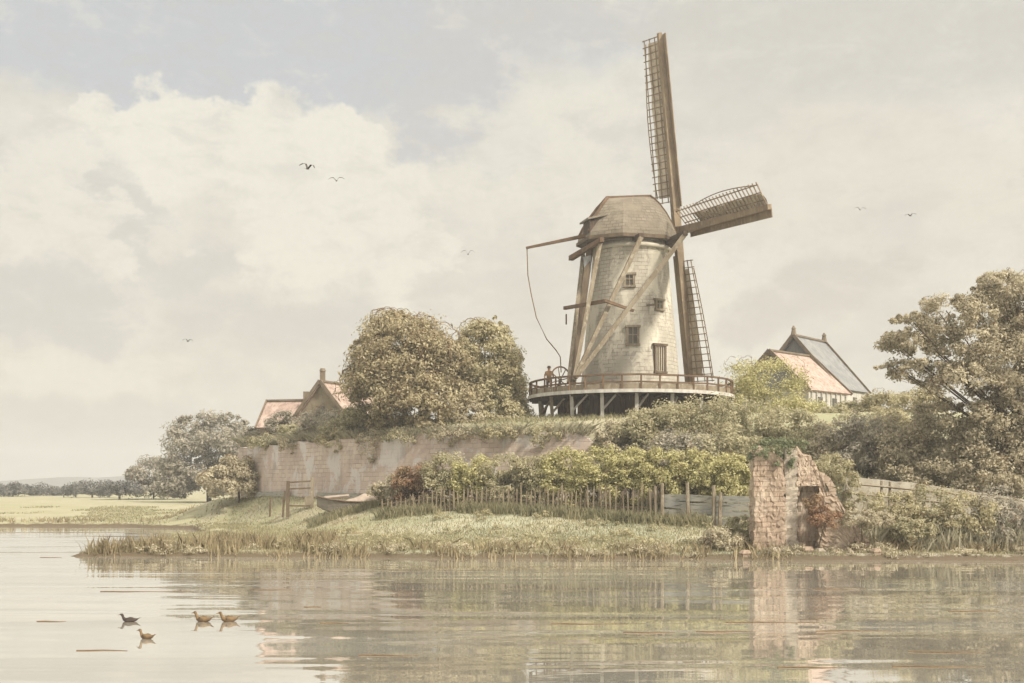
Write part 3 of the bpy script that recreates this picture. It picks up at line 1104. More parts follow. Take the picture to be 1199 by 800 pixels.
# capstan at the tail foot
wc = P(656, 437, 72.2)
wc = Vector((wc.x, wc.y, 9.32))
wh = MB()
for i in range(20):
    a0, a1 = 2 * math.pi * i / 20, 2 * math.pi * (i + 1) / 20
    wh.beam(wc + Vector((.62 * math.cos(a0), 0.25 * math.sin(a0 * 0), .82 * math.sin(a0))), wc + Vector((.62 * math.cos(a1), 0, .82 * math.sin(a1))), 0.07, 0.09)
for i in range(4):
    a0 = math.pi * i / 4 + .2
    wh.beam(wc - Vector((.62 * math.cos(a0), 0, .82 * math.sin(a0))), wc + Vector((.62 * math.cos(a0), 0, .82 * math.sin(a0))), 0.05, 0.06)
wh.beam(wc + Vector((0, -.25, 0)), wc + Vector((0, .9, 0)), 0.16, 0.16)
wh.beam(wc + Vector((-.1, .5, -.8)), wc + Vector((0, .5, 0.05)), 0.14, 0.14)
mb_mill(wh, 'capstan_wheel', M['wood_red'])

# ------------------------------------------------------------------ houses
def poly_solid(mb, quad, th, inward):
    q = [Vector(p) for p in quad]
    k = len(q)
    r = [p + Vector(inward) * th for p in q]
    mb.add(q + r, [tuple(range(k)), tuple(range(2 * k - 1, k - 1, -1))] + [(i, i + k, (i + 1) % k + k, (i + 1) % k) for i in range(k)])


def gable_house(name, label, apex, dvec, length, hw, drop, wall_h, roof_m, gable_m, wall_m, overhang=0.25, base_z=6.0, hw_l=None, trim=True):
    """apex: front ridge point; dvec: ridge direction on plan; right side = dvec turned clockwise"""
    d = Vector((dvec[0], dvec[1], 0)).normalized()
    rgt = Vector((d.y, -d.x, 0))
    base = Vector((apex.x, apex.y, base_z))
    t_ = thing(name, label, 'house', base)
    ap = apex - base
    b1 = ap + d * length
    ez = ap.z - drop
    walls = MB()
    w_in = hw - 0.18
    for sgn in (1,):
        c = []
        for s_, l_ in ((-1, 0), (1, 0), (1, length), (-1, length)):
            c.append(Vector((0, 0, 0)) + rgt * (w_in * s_) + d * (l_ + (0.06 if l_ == 0 else -0.06)))
    zb, zt = min(0, ez - wall_h), ez + .05
    vs = [Vector((p.x, p.y, zb)) for p in c] + [Vector((p.x, p.y, zt)) for p in c]
    walls.add(vs, [(0, 1, 5, 4), (1, 2, 6, 5), (2, 3, 7, 6), (3, 0, 4, 7)])
    walls.build('wall', wall_m, t_)
    for l_ in (0.06, length - 0.06):
        gb = MB()
        p = [rgt * -w_in + d * l_ + Vector((0, 0, ez + .052)), rgt * w_in + d * l_ + Vector((0, 0, ez + .052)), Vector((0, 0, ap.z - .14)) + d * l_]
        poly_solid(gb, p, 0.12, d if l_ < 1 else -d)
        gb.build('gable', gable_m, t_)
    rf = MB()
    for s_ in (1, -1):
        e0 = rgt * (hw * s_) + Vector((0, 0, ez)) - d * overhang
        e1 = rgt * (hw * s_) + Vector((0, 0, ez)) + d * (length + overhang)
        a0 = Vector((0, 0, ap.z)) - d * overhang
        a1 = Vector((0, 0, ap.z)) + d * (length + overhang)
        nrm = (a0 - e0).cross(e1 - e0).normalized()
        if nrm.z < 0:
            nrm = -nrm
        poly_solid(rf, [e0, e1, a1, a0], 0.14, -nrm)
    roof = rf.build('roof', roof_m, t_)
    if trim:
        tr = MB()
        tr.beam(Vector((0, 0, ap.z + .05)) - d * overhang, Vector((0, 0, ap.z + .05)) + d * (length + overhang), 0.24, 0.14)
        for s_ in (1, -1):
            for l_ in (-overhang - .05, length + overhang + .05):
                tr.beam(rgt * (hw * s_ * 1.02) + Vector((0, 0, ez - .05)) + d * l_, Vector((0, 0, ap.z + .06)) + d * l_, 0.09, 0.24)
        tr.build('verge_board', M['ridge'], roof)
    return t_, d, rgt, ap, ez, roof


# right-hand house: grey-roofed block with a lower red-roofed wing in front
ap = P(930, 393, 92)
h1, d, rgt, apl, ez, roof = gable_house('grey_roofed_house', 'tall house with steep grey slate roof and two ridge knobs behind the red-roofed wing', ap, (0.62, 0.78), 5.4, 3.7, 4.25, 2.6, M['roof_grey'], M['roof_grey'], M['plaster'], 0.2, 7.2)
for l_ in (-.1, 5.5):
    fn = MB()
    fn.tube([Vector((0, 0, apl.z)) + d * l_, Vector((0, 0, apl.z + .5)) + d * l_], 0.24, 7, 0.14)
    fn.tube([Vector((0, 0, apl.z + .5)) + d * l_, Vector((0, 0, apl.z + .75)) + d * l_], 0.20, 7, 0.05)
    fn.build('ridge_knob', M['ridge'], roof)
cn = MB()
e1 = rgt * 3.55 + d * 5.45 + Vector((0, 0, ez - 1.7))
cn.box(e1, (0.3, 0.3, 3.4))
cn.build('corner_post', M['ridge'], h1)
for l_ in (1.2, 3.2):
    wn = MB()
    c = rgt * 3.53 + d * l_ + Vector((0, 0, ez - .9))
    wn.beam(c - Vector((0, 0, .6)), c + Vector((0, 0, .4)), 0.7, 0.08, up=rgt)
    wn.build('window', M['glass'], h1)

ap2 = P(902, 411, 87.2)
h2, d2, rgt2, apl2, ez2, roof2 = gable_house('red_roofed_wing', 'low pink-tiled house wing with pale striped wall, half hidden by the yellow-green bush', ap2, (0.70, 0.71), 5.6, 3.3, 3.0, 3.0, M['roof_pink'], M['roof_grey'], M['plaster'], 0.15, 6.8)
for l_ in np.linspace(.4, 5.2, 8):
    stp = MB()
    c = rgt2 * 3.16 + d2 * l_
    stp.beam(c + Vector((0, 0, ez2 - 2.6)), c + Vector((0, 0, ez2 - .05)), 0.14, 0.08, up=rgt2)
    stp.build('wall_batten', M['wood_grey'], h2)
for k, l_ in enumerate((1.6, 3.6)):
    wn = MB()
    c = rgt2 * 3.17 + d2 * l_ + Vector((0, 0, ez2 - .9))
    wn.beam(c - Vector((0, 0, .45)), c + Vector((0, 0, .45)), 0.55, 0.07, up=rgt2)
    wn.build('window', M['glass'], h2)

# left-hand houses
ap3 = P(376, 447, 84)
h3, d3, rgt3, apl3, ez3, roof3 = gable_house('gabled_house', 'brown gabled house with a knobbed gable top beside the round tree', ap3, (0.40, 0.92), 6.5, 2.35, 2.7, 1.6, M['roof_pink'], M['gable'], M['gable'], 0.15, 6.0)
ck = MB()
ck.box(Vector((0, 0, apl3.z + .35)) + d3 * .2, (0.34, 0.34, 0.8))
ck.tube([Vector((0, 0, apl3.z + .75)) + d3 * .2, Vector((0, 0, apl3.z + .95)) + d3 * .2], .24, 8, .16)
ck.build('chimney', M['ridge'], roof3)
gw = MB()
gw.beam(Vector((0, 0, ez3 + .25)) + d3 * .03, Vector((0, 0, ez3 + .95)) + d3 * .03, 0.5, 0.1, up=d3)
gw.build('window', M['glass'], h3)
ap4 = P(315, 470, 87)
h4, d4, rgt4, apl4, ez4, roof4 = gable_house('pink_roofed_cottage', 'small cottage with pink roof at the left end of the rampart', ap4, (0.97, -0.22), 3.6, 1.9, 2.0, 1.8, M['roof_pink'], M['gable'], M['gable'], 0.12, 5.8)
cm = MB()
cm.box(Vector((0, 0, apl4.z + .2)) + d4 * 2.9, (0.4, 0.4, 0.9))
cm.build('chimney', M['ridge'], roof4)


# ------------------------------------------------------------------ trees and bushes
def hz(x, y):
    return float(height(np.array(x), np.array(y)))


def lobes_px(base, lst, Y):
    """lobes given as photo pixels (x, y, rx, ry) and a depth offset, turned into offsets from the base"""
    out = []
    for (px, py, rx, ry, dy) in lst:
        p = P(px, py, Y + dy) - Vector(base)
        k = (Y + dy) / F
        out.append((p.x, p.y, p.z, rx * k, (rx * 0.9 + ry * 0.1) * k * 0.9, ry * k))
    return out


def tree_px(name, label, cat, px, Y, lst, n, size, leaf, **kw):
    x = (px - CXP) / F * Y
    base = (x, Y, hz(x, Y) - 0.05)
    return tree(name, label, cat, base, lobes_px(base, lst, Y), n, size, leaf, **kw)


tree_px('round_tree', 'large round-crowned brown-green tree on the rampart left of the windmill', 'tree', 500, 75,
        [(472, 430, 58, 54, 0), (448, 455, 40, 34, -.5), (508, 438, 40, 44, .6), (500, 470, 60, 26, -1.2), (436, 424, 26, 26, .4), (470, 394, 36, 24, .3)],
        34000, 0.17, 'leaf_oak', trunk_r=0.42, seed=11, twigs=260, twig_r=0.028)
tree_px('pale_crowned_tree', 'rounded tree with paler crown touching the big round tree', 'tree', 562, 77,
        [(568, 428, 38, 44, 0), (570, 404, 28, 26, .2), (578, 458, 34, 34, -.6), (548, 452, 28, 34, -.6), (538, 424, 24, 30, -.3)],
        15000, 0.16, 'leaf_pale', trunk_r=0.3, seed=12, twigs=120, twig_r=0.028)
tree_px('narrow_tree', 'narrow pale green tree close to the left edge of the mill gallery', 'tree', 598, 79,
        [(597, 440, 15, 34, 0), (600, 470, 20, 24, 0), (588, 460, 16, 26, .3)], 5000, 0.15, 'leaf_pale', trunk_r=0.16, seed=13, twigs=30, twig_r=0.024)

n_b = 0
for (px, y, rx, ry, Y, leaf, label) in (
        (425, 488, 24, 15, 76, 'leaf_olive', 'low dark bush at the foot of the brown gabled house'),
        (458, 494, 26, 12, 73.4, 'leaf_oak', 'low brown bush under the left side of the round tree'),
        (505, 494, 26, 10, 72.4, 'leaf_oak', 'flat dark bush below the round tree trunk'),
        (546, 488, 26, 14, 73, 'leaf_brown', 'russet bush under the right side of the round tree'),
        (588, 484, 24, 16, 73, 'leaf_pale', 'pale rounded bush beside the left gallery posts'),
        (329, 500, 17, 18, 81, 'leaf_grey', 'round grey-blue bush in front of the pink-roofed cottage'),
        (375, 498, 30, 14, 79, 'leaf_grey', 'spreading grey-green bush in front of the brown gable'),
        (352, 505, 22, 10, 80.5, 'leaf_olive', 'small dark bush between the two grey bushes on the rampart'),
        (300, 512, 18, 12, 84, 'leaf_grey', 'low grey bush at the left end of the rampart top'),
        (402, 502, 26, 9, 76, 'leaf_olive', 'flat olive bush on the wall top left of the round tree')):
    for _ in range(8):
        Y = max(Y, float(ramp_front((px - CXP) / F * Y)) + 1.6)
    tree_px('bush', label, 'bush', px, Y, [(px, y, rx, ry, 0), (px + rx * .4, y + ry * .4, rx * .6, ry * .6, -.4), (px - rx * .45, y + ry * .35, rx * .6, ry * .65, -.3)],
            2600, 0.13, leaf, trunk_r=0.07, seed=20 + n_b, twigs=14, twig_r=0.02, per=60, group='bushes on the rampart', crown_name='foliage', trunk_name='stem')
    n_b += 1

# left group in front of the rampart's end
tree_px('grey_tree', 'bushy grey-blue tree against the left end of the brick rampart', 'tree', 245, 150,
        [(240, 521, 40, 32, 0), (264, 512, 34, 24, .5), (222, 545, 30, 28, -.5), (262, 548, 34, 28, -.8), (205, 555, 20, 22, 0), (240, 568, 40, 17, -1), (212, 572, 26, 13, -.6), (275, 568, 26, 17, -.8)],
        17000, 0.29, 'leaf_grey', trunk_r=0.35, seed=51, twigs=80, twig_r=0.05)
tree_px('grey_bush', 'rounded grey bush left of the grey-blue tree at the meadow edge', 'bush', 180, 175,
        [(178, 556, 27, 18, 0), (200, 560, 22, 16, -.5), (160, 563, 15, 13, 0), (212, 566, 16, 12, -.8), (184, 573, 34, 11, -.6), (158, 574, 16, 9, -.4)],
        9000, 0.31, 'leaf_grey', trunk_r=0.14, seed=52, twigs=44, twig_r=0.05, crown_name='foliage', trunk_name='stem')
i = 0
for (px, y, rx, ry, Y) in ((108, 574, 32, 6, 190), (62, 576, 26, 5.5, 215), (15, 575, 22, 6, 200), (-20, 574, 24, 7, 210), (140, 573, 26, 6, 170), (90, 577, 22, 4.5, 240), (40, 577, 20, 4, 240)):
    lab = ('low dark thicket on the far meadow edge nearest the grey bush' if i == 4 else
           ['long low thicket on the far meadow below the pale hills', 'flat thicket left of the longest far thicket', 'thicket at the left edge of the picture on the far meadow', 'thicket cut off by the left edge of the picture',
            '', 'thin far thicket behind the long low one', 'lowest and palest thicket on the far left meadow'][i])
    tree_px('thicket', lab, 'thicket', px, Y, [(px, y, rx, ry, 0), (px + rx * .5, y + 1, rx * .6, ry * .75, 0), (px - rx * .5, y + 1, rx * .55, ry * .7, 0)],
            1800, 0.30, 'far', trunk_r=0.2, seed=60 + i, twigs=0, per=50, group='thickets along the far meadow', crown_name='foliage', trunk_name='stem')
    i += 1

tree_px('shrub', 'brown shrub standing in front of the left corner of the brick rampart', 'bush', 280, 85,
        [(278, 556, 26, 20, 0), (258, 564, 24, 16, -.6), (296, 566, 18, 14, -.5), (272, 574, 30, 10, -.8)],
        5200, 0.16, 'leaf_brown', trunk_r=0.1, seed=53, twigs=40, twig_r=0.028, crown_name='foliage', trunk_name='stem')

for k, (px, dy, rx, ry, leaf, lb) in enumerate(((312, 0, 20, 12, 'leaf_olive', 'olive weed clump hanging over the wall top near its left end'), (346, 4, 18, 9, 'leaf_brown', 'brown weed clump hanging over the wall top above the timber gate'),
        (398, 2, 24, 11, 'leaf_pale', 'pale grass-green clump hanging over the wall top above the boat bow'), (438, 8, 20, 18, 'leaf_brown', 'drooping brown clump with a pointed end on the wall above the boat'),
        (482, 2, 28, 11, 'leaf_olive', 'olive weeds hanging over the wall under the left half of the round tree'), (536, 2, 26, 9, 'leaf_brown', 'brown weeds on the wall top under the right half of the round tree'),
        (590, 0, 26, 9, 'leaf_pale', 'pale weeds on the wall top below the left gallery posts'), (640, 3, 22, 12, 'leaf_olive', 'olive weeds hanging over the wall below the gallery'))):
    Y = 80.0
    for _ in range(10):
        Y = float(ramp_front((px - CXP) / F * Y)) - .15
    x = (px - CXP) / F * Y
    yy = HOR - (5.85 - EYE) / Y * F + dy
    base = (x, Y + .5, 5.8)
    tree('wall_weed', lb, 'weeds', base, lobes_px(base, [(px, yy, rx, ry, 0), (px - rx * .6, yy - 1, rx * .6, ry * .6, 0), (px + rx * .5, yy + 1, rx * .6, ry * .7, 0), (px + 2, yy + ry * .7, rx * .4, ry * .8, -.15)], Y),
         1500, 0.10, leaf, trunk_r=0.03, seed=360 + k, twigs=16, twig_r=0.018, per=40, group='weeds hanging over the rampart wall', crown_name='foliage', trunk_name='stem')

# hedge of yellow-green bushes behind the picket fence
hedge = [(488, 562, 26, 15, 67.6, 'leaf_rust'), (460, 570, 22, 12, 68.6, 'leaf_brown'), (522, 556, 26, 22, 66.4, 'leaf_olive'), (556, 556, 24, 22, 65.4, 'leaf_yellow'), (592, 556, 26, 24, 64.6, 'leaf_olive'),
         (628, 554, 24, 22, 63.8, 'leaf_olive'), (662, 552, 26, 26, 63.2, 'leaf_yellow'), (700, 550, 28, 25, 62.4, 'leaf_yellow'), (738, 552, 26, 24, 61.8, 'leaf_yellow'),
         (774, 548, 26, 20, 61.0, 'leaf_yellow'), (812, 550, 28, 20, 60.4, 'leaf_yellow'), (850, 553, 28, 20, 59.8, 'leaf_yellow')]
labels = ['russet brown bush at the left end of the hedge behind the pickets', 'low brown bush above the fence end beside the boat', 'olive bush next right of the russet bush behind the pickets', 'yellow-green bush standing between two olive bushes of the hedge',
          'round olive bush in the middle of the hedge against the pink wall', 'olive bush right of the hedge middle, first left of the tall yellow ones', 'tall yellow-green bush below the front of the mill gallery',
          'broad yellow-green bush behind the last tall pickets', 'yellow-green bush behind the join of picket fence and plank fence', 'pale yellow bush above the left plank panel', 'bright yellow-green bush above the middle plank panel',
          'yellow bush right against the brick pier']
for k, ((px, y, rx, ry, Y, leaf), lb) in enumerate(zip(hedge, labels)):
    tree_px('hedge_bush', lb, 'bush', px, Y, [(px, y, rx, ry, 0), (px + rx * .35, y + ry * .5, rx * .75, ry * .7, -.3), (px - rx * .35, y + ry * .5, rx * .75, ry * .7, -.2), (px, y + ry * 1.15, rx * .95, ry * .6, -.3)],
            4200, 0.115, leaf, trunk_r=0.06, seed=80 + k, twigs=18, twig_r=0.018, per=60, group='hedge bushes behind the fence', crown_name='foliage', trunk_name='stem')

# bushes on the slope right of the mill
slope = [(722, 512, 22, 17, 66.5, 'leaf_brown', 'dark brown bush at the right end of the rampart wall'),
         (752, 506, 30, 24, 66.0, 'leaf_olive', 'olive bush just below the middle gallery posts'),
         (790, 500, 34, 28, 66.0, 'leaf_olive', 'tall olive bush below the right gallery posts'),
         (835, 498, 38, 32, 66.0, 'leaf_olive', 'broad olive bush under the right end of the gallery'),
         (800, 528, 36, 18, 63.0, 'leaf_grey', 'grey-green shaded bush low on the slope above the yellow hedge'),
         (850, 528, 38, 22, 62.5, 'leaf_olive', 'olive bush low on the slope next to the brick pier'),
         (880, 505, 36, 30, 64.5, 'leaf_olive', 'large olive bush behind the top of the brick pier'),
         (895, 455, 46, 32, 78.0, 'leaf_yellow', 'big pale yellow bush hiding the left side of the red-roofed wing'),
         (928, 488, 32, 24, 74.0, 'leaf_yellow', 'pale green bush in front of the striped house wall'),
         (925, 510, 38, 26, 63.0, 'leaf_olive', 'olive bush above the ivy on the ruin'),
         (976, 520, 36, 24, 62.0, 'leaf_brown', 'brown-green bush right of the ruin below the grey-roofed house'),
         (1015, 520, 38, 30, 61.0, 'leaf_grey', 'dark grey-green bush behind the left end of the pale low wall'),
         (1032, 482, 26, 22, 72.0, 'leaf_pale', 'pale loose bush right of the house corner'),
         (1065, 520, 40, 34, 60.0, 'leaf_brown', 'brown bush behind the middle of the pale low wall'),
         (1110, 522, 40, 36, 59.0, 'leaf_brown', 'tall brown-green bush below the big right-hand tree'),
         (1160, 530, 44, 38, 58.0, 'leaf_brown', 'brown bush at the right edge of the picture behind the pale wall'),
         (1210, 530, 44, 40, 58.0, 'leaf_brown', 'brown bush cut by the right edge of the picture'),
         (995, 502, 30, 15, 68.0, 'leaf_olive', 'low olive bush at the foot of the pale house wall corner'),
         (1048, 500, 34, 16, 66.0, 'leaf_pale', 'low pale bush between the house corner and the big right-hand tree'),
         (950, 487, 24, 12, 76.0, 'leaf_yellow', 'small yellow-green bush under the windows of the striped house wall'),
         (1002, 486, 24, 13, 73.0, 'leaf_olive', 'small olive bush at the right corner of the grey-roofed house'),
         (978, 494, 26, 16, 72.0, 'leaf_olive', 'rounded olive bush hiding the foot of the pale house wall'),
         (1075, 480, 30, 22, 68.0, 'leaf_pale', 'pale olive bush showing left under the big right-hand tree'),
         (1255, 520, 50, 44, 58.0, 'leaf_brown', 'brown bush beyond the right edge')]
for k, (px, y, rx, ry, Y, leaf, lb) in enumerate(slope):
    if px > 1230:
        continue
    tree_px('slope_bush', lb, 'bush', px, Y, [(px, y, rx, ry, 0), (px + rx * .45, y + ry * .5, rx * .7, ry * .7, -.6), (px - rx * .45, y + ry * .45, rx * .7, ry * .7, -.5), (px, y + ry * .8, rx * .9, ry * .6, -.8), (px, y + ry * 1.3, rx * .9, ry * .5, -.8)],
            6400, 0.13, leaf, trunk_r=0.09, seed=120 + k, twigs=26, twig_r=0.018, per=70, group='bushes on the slope right of the mill', crown_name='foliage', trunk_name='stem')

tree_px('leaning_tree', 'big brown-grey tree with layered boughs at the right edge of the picture', 'tree', 1225, 57.5,
        [(1175, 362, 42, 30, 0), (1225, 370, 60, 50, .5), (1108, 366, 40, 17, -.6), (1080, 400, 46, 15, .3), (1135, 402, 50, 22, 0), (1195, 425, 60, 34, -.6), (1085, 437, 44, 15, .4), (1140, 452, 56, 20, -.3), (1205, 475, 52, 26, .2),
         (1120, 488, 50, 16, .5), (1165, 505, 46, 18, .1), (1180, 338, 38, 16, 0), (1048, 430, 22, 7, 0), (1062, 372, 24, 7, -.4), (1250, 440, 60, 60, .4), (1215, 520, 50, 24, .3), (1052, 407, 20, 6, .2)],
        58000, 0.125, 'leaf_brown', trunk_r=0.36, seed=31, twigs=300, twig_r=0.02, per=70, clump=0.27)

# ------------------------------------------------------------------ fences, ruin, boat, landing gate
pf = thing('picket_fence', 'long weathered picket fence in front of the yellow-green hedge', 'fence', (0, 60, 0))
rng = np.random.default_rng(9)
fx0, fx1 = (448, 590, 66.5), (768, 604, 58.3)
prevp = None
railm = [MB(), MB()]
NPK = 62
for k in range(NPK):
    t_ = k / (NPK - 1)
    px = fx0[0] + (fx1[0] - fx0[0]) * t_
    Y = fx0[2] + (fx1[2] - fx0[2]) * t_
    x = (px - CXP) / F * Y
    zg = hz(x, Y)
    tall = (0.85 + 0.75 * t_) * rng.uniform(0.85, 1.12)
    if k % 9 == 4:
        tall *= 1.15
    tilt = rng.uniform(-.07, .07)
    pk = MB()
    wd = rng.uniform(0.07, 0.115)
    pk.beam((x, Y - 60, zg - .2), (x + tilt * tall, Y - 60 + rng.uniform(-.04, .04), zg + tall), wd, 0.04, wd * .8, 0.04, up=(0, 1, 0))
    pk.beam((x + tilt * tall, Y - 60, zg + tall), (x + tilt * tall, Y - 60, zg + tall + .10), wd * .8, 0.04, 0.015, 0.03, up=(0, 1, 0))
    pk.build('picket', M['picket'], pf)
    cur = Vector((x, Y - 60 + .07, zg))
    if prevp is not None:
        railm[0].beam(prevp + Vector((0, 0, .30)), cur + Vector((0, 0, .30)), 0.05, 0.09)
        railm[1].beam(prevp + Vector((0, 0, .72)), cur + Vector((0, 0, .72)), 0.05, 0.09)
    prevp = cur
for r_ in railm:
    r_.build('rail', M['picket'], pf)

pl = thing('plank_fence', 'blue-grey plank fence with tall posts between the pickets and the brick pier', 'fence', (9, 57.5, 0))
C0 = Vector((9, 57.5, 0))
ppx = [(775, 58.2), (806, 57.6), (836, 57.0), (880, 56.2)]
for (px, Y), (px2, Y2) in zip(ppx[:-1], ppx[1:]):
    x, x2 = (px - CXP) / F * Y, (px2 - CXP) / F * Y2
    z = (hz(x, Y) + hz(x2, Y2)) / 2
    for r in range(4):
        b_ = MB()
        s = rng.uniform(-.06, .06)
        b_.beam(Vector((x, Y + .06, z + .18 + r * .36 + s)) - C0, Vector((x2, Y2 + .06, z + .18 + r * .36 - s + rng.uniform(-.04, .04))) - C0, 0.05, 0.32)
        b_.build('plank', M['wood_grey'], pl)
for k, (px, Y) in enumerate(ppx[:3] + [(842, 56.8), (768, 58.4)]):
    x = (px - CXP) / F * Y
    z = hz(x, Y)
    b_ = MB()
    hh = (1.95, 2.0, 1.9, 1.6, 1.75)[k]
    b_.tube([Vector((x, Y - .08, z - .3)) - C0, Vector((x + rng.uniform(-.08, .08), Y - .08, z + hh)) - C0], 0.10, 7, 0.085)
    b_.build('post', M['wood_pale'], pl)

# brick ruin
ru = thing('brick_ruin', 'ruined pinkish brick pier with broken arch stub at the water edge', 'ruin', (11.4, 49.6, 0))
R0 = Vector((11.4, 49.6, 0))


def rough_block(mb, x0, x1, y0, y1, z0, top, seed, nx_=16, ny_=6, nz_=40, amp=0.04, batter=0.0):
    """solid brick block with an uneven top: top is a function of x"""
    r = np.random.default_rng(seed)
    per = []
    for i in range(nx_):
        per.append((i / nx_, 0.0))
    for i in range(ny_):
        per.append((1.0, i / ny_))
    for i in range(nx_):
        per.append((1 - i / nx_, 1.0))
    for i in range(ny_):
        per.append((0.0, 1 - i / ny_))
    rings = []
    for k in range(nz_ + 1):
        f = k / nz_
        ring = []
        for (u, v) in per:
            x = x0 + (x1 - x0) * u
            y = y0 + (y1 - y0) * v
            tz = top(x)
            z = z0 + (tz - z0) * f
            n = r.normal(size=2) * amp * 0.5
            n = n + 0.06 * np.array((float(vnoise(np.array(z * 1.0), np.array(y), .35, seed)), float(vnoise(np.array(x * 1.0), np.array(z), .4, seed + 9))))
            f_in = max(0.0, (z - tz + .5)) * 0.03 if x1 - x0 > .7 else 0.0
            n = n + np.array((f_in * (1 if u < .3 else (-1 if u > .7 else 0)), 0))
            bx = (0.5 - u) * 2 * batter * f
            ring.append((x + n[0] + bx, y + n[1], z + r.normal() * 0.02))
        rings.append(ring)
    mb.rings(rings)


def stepq(z):
    return math.floor(z / .21) * .21


def W0(px, py, Y):
    return P(px, py, Y) - R0


xl, xg0, xg1, xr = W0(880, 0, 49.6).x, W0(917, 0, 49.6).x, W0(930, 0, 49.6).x, W0(952, 0, 49.8).x
pr = MB()
rough_block(pr, xl, xg0, -.45, .55, -.4, lambda x: stepq(4.35 + .22 * math.sin(x * 4.1) + .14 * math.sin(x * 13)), 1, amp=.045, batter=0.03)
pier = pr.build('pier', M['ruin'], ru)
gr_ = MB()
rough_block(gr_, xg0 - .02, xg1 + .02, -.43, .5, -.35, lambda x: 4.5, 2, nx_=3, amp=.05)
gr_.build('stone_rib', M['stone'], pier)
st = MB()
rough_block(st, xg1, xr + .1, -.38, .55, 2.95, lambda x: stepq(4.6 - (x - xg1) * .85 + .12 * math.sin(x * 9)), 3, nz_=16, amp=.045)
xa0, xa1 = W0(932, 0, 49.6).x, W0(974, 0, 49.6).x
rough_block(st, xr + .1, W0(1012, 0, 50).x, -.30, .6, -.3, lambda x: stepq(max(.8, 3.75 - (x - xr) * 1.5 + .2 * math.sin(x * 7) + .1 * math.sin(x * 19))), 4, nx_=14, amp=.06)
rough_block(st, xg1, xr + .2, 0.15, .58, -.3, lambda x: 2.96, 5, nz_=12, amp=.05)
st.build('broken_wall', M['ruin'], ru)
ar = MB()
for i in range(9):
    a = math.radians(10 + i * 160 / 8)
    c = W0(953, 583, 49.5)
    ar.beam(c + Vector((.62 * math.cos(a), -.02, .72 * math.sin(a) + .1)), c + Vector((.90 * math.cos(a), -.02, 1.0 * math.sin(a) + .1)), 0.19, 0.28)
ar.build('arch_ring', M['ruin'], ru)
rng = np.random.default_rng(77)
for k in range(9):
    px = rng.uniform(868, 1030)
    Y = rng.uniform(48.3, 49.0)
    x = (px - CXP) / F * Y
    s = rng.uniform(.10, .36)
    mb = MB()
    nn = 6
    prof_ = [[(s * rng.uniform(.75, 1.1) * math.cos(2 * math.pi * j / nn) * q_, s * rng.uniform(.7, 1.1) * math.sin(2 * math.pi * j / nn) * q_, z_ * s) for j in range(nn)] for q_, z_ in ((.9, -.5), (1, .1), (.65, .55))]
    mb.rings(prof_)
    o = mb.build('fallen_stone', M['ruin'] if k % 2 else M['stone'])
    o.location = (x, Y, hz(x, Y) + s * .2)
    tag(o, 'rough fallen lump of masonry on the bank at the foot of the ruin', 'stone', 'fallen stones at the foot of the ruin')

tree_px('ivy', 'green ivy draped over the top of the brick pier', 'ivy', 905, 49.55, [(908, 524, 24, 8, 0), (930, 522, 16, 6, 0), (889, 532, 12, 12, -.3), (918, 540, 10, 14, -.45)], 2600, 0.075, 'leaf_ivy', trunk_r=0.04, seed=301, twigs=20, twig_r=0.014, per=50, crown_name='foliage', trunk_name='stem')
tree_px('bramble', 'rusty red bramble growing out of the broken arch of the ruin', 'bush', 958, 48.9, [(955, 596, 12, 16, 0), (968, 610, 20, 10, -.2)], 1700, 0.08, 'leaf_rust', trunk_r=0.04, seed=302, twigs=26, twig_r=0.014, per=50, crown_name='foliage', trunk_name='stem')
tree_px('bramble', 'olive brown bramble spilling over the sloping broken top of the ruin wall', 'bush', 985, 50.6, [(972, 548, 22, 14, 0), (992, 566, 18, 14, .1), (1004, 588, 16, 16, 0)], 2600, 0.085, 'leaf_olive', trunk_r=0.04, seed=304, twigs=26, twig_r=0.016, per=50, crown_name='foliage', trunk_name='stem')
for k, (px, y, rx, ry, Y, leaf, lb) in enumerate(((1046, 597, 29, 24, 51.2, 'leaf_pale', 'low pale bush on the right bank nearest the brown shore bramble'),
        (1088, 595, 31, 23, 51.4, 'leaf_olive', 'olive bush in the sedge below the middle fence posts at the right'),
        (1130, 601, 33, 22, 51.0, 'leaf_pale', 'wide pale bush spreading towards the water on the right bank'),
        (1172, 599, 31, 26, 51.2, 'leaf_grey', 'grey-green bush on the right bank below the last fence posts'),
        (1066, 618, 24, 9, 49.9, 'leaf_olive', 'flat olive clump right above the water between two pale bushes'),
        (870, 620, 20, 16, 51.0, 'leaf_olive', 'olive bush leaning on the left foot of the brick pier'),
        (846, 632, 26, 10, 50.0, 'leaf_brown', 'low brown clump on the bank left of the brick pier'))):
    tree_px('bank_bush', lb, 'bush', px, Y, [(px, y, rx, ry, 0), (px + rx * .5, y + ry * .5, rx * .6, ry * .7, -.2), (px - rx * .5, y + ry * .5, rx * .6, ry * .7, -.2), (px, y + ry, rx * .9, ry * .6, -.2)],
            2600, 0.10, leaf, trunk_r=0.04, seed=330 + k, twigs=26, twig_r=0.018, per=50, group='bushes on the right bank', crown_name='foliage', trunk_name='stem')
tree_px('bramble', 'brown bramble on the shore just right of the ruin', 'bush', 1010, 49.0, [(1008, 610, 20, 14, 0), (1030, 612, 18, 11, 0)], 2200, 0.08, 'leaf_brown', trunk_r=0.04, seed=303, twigs=22, twig_r=0.014, per=50, crown_name='foliage', trunk_name='stem')

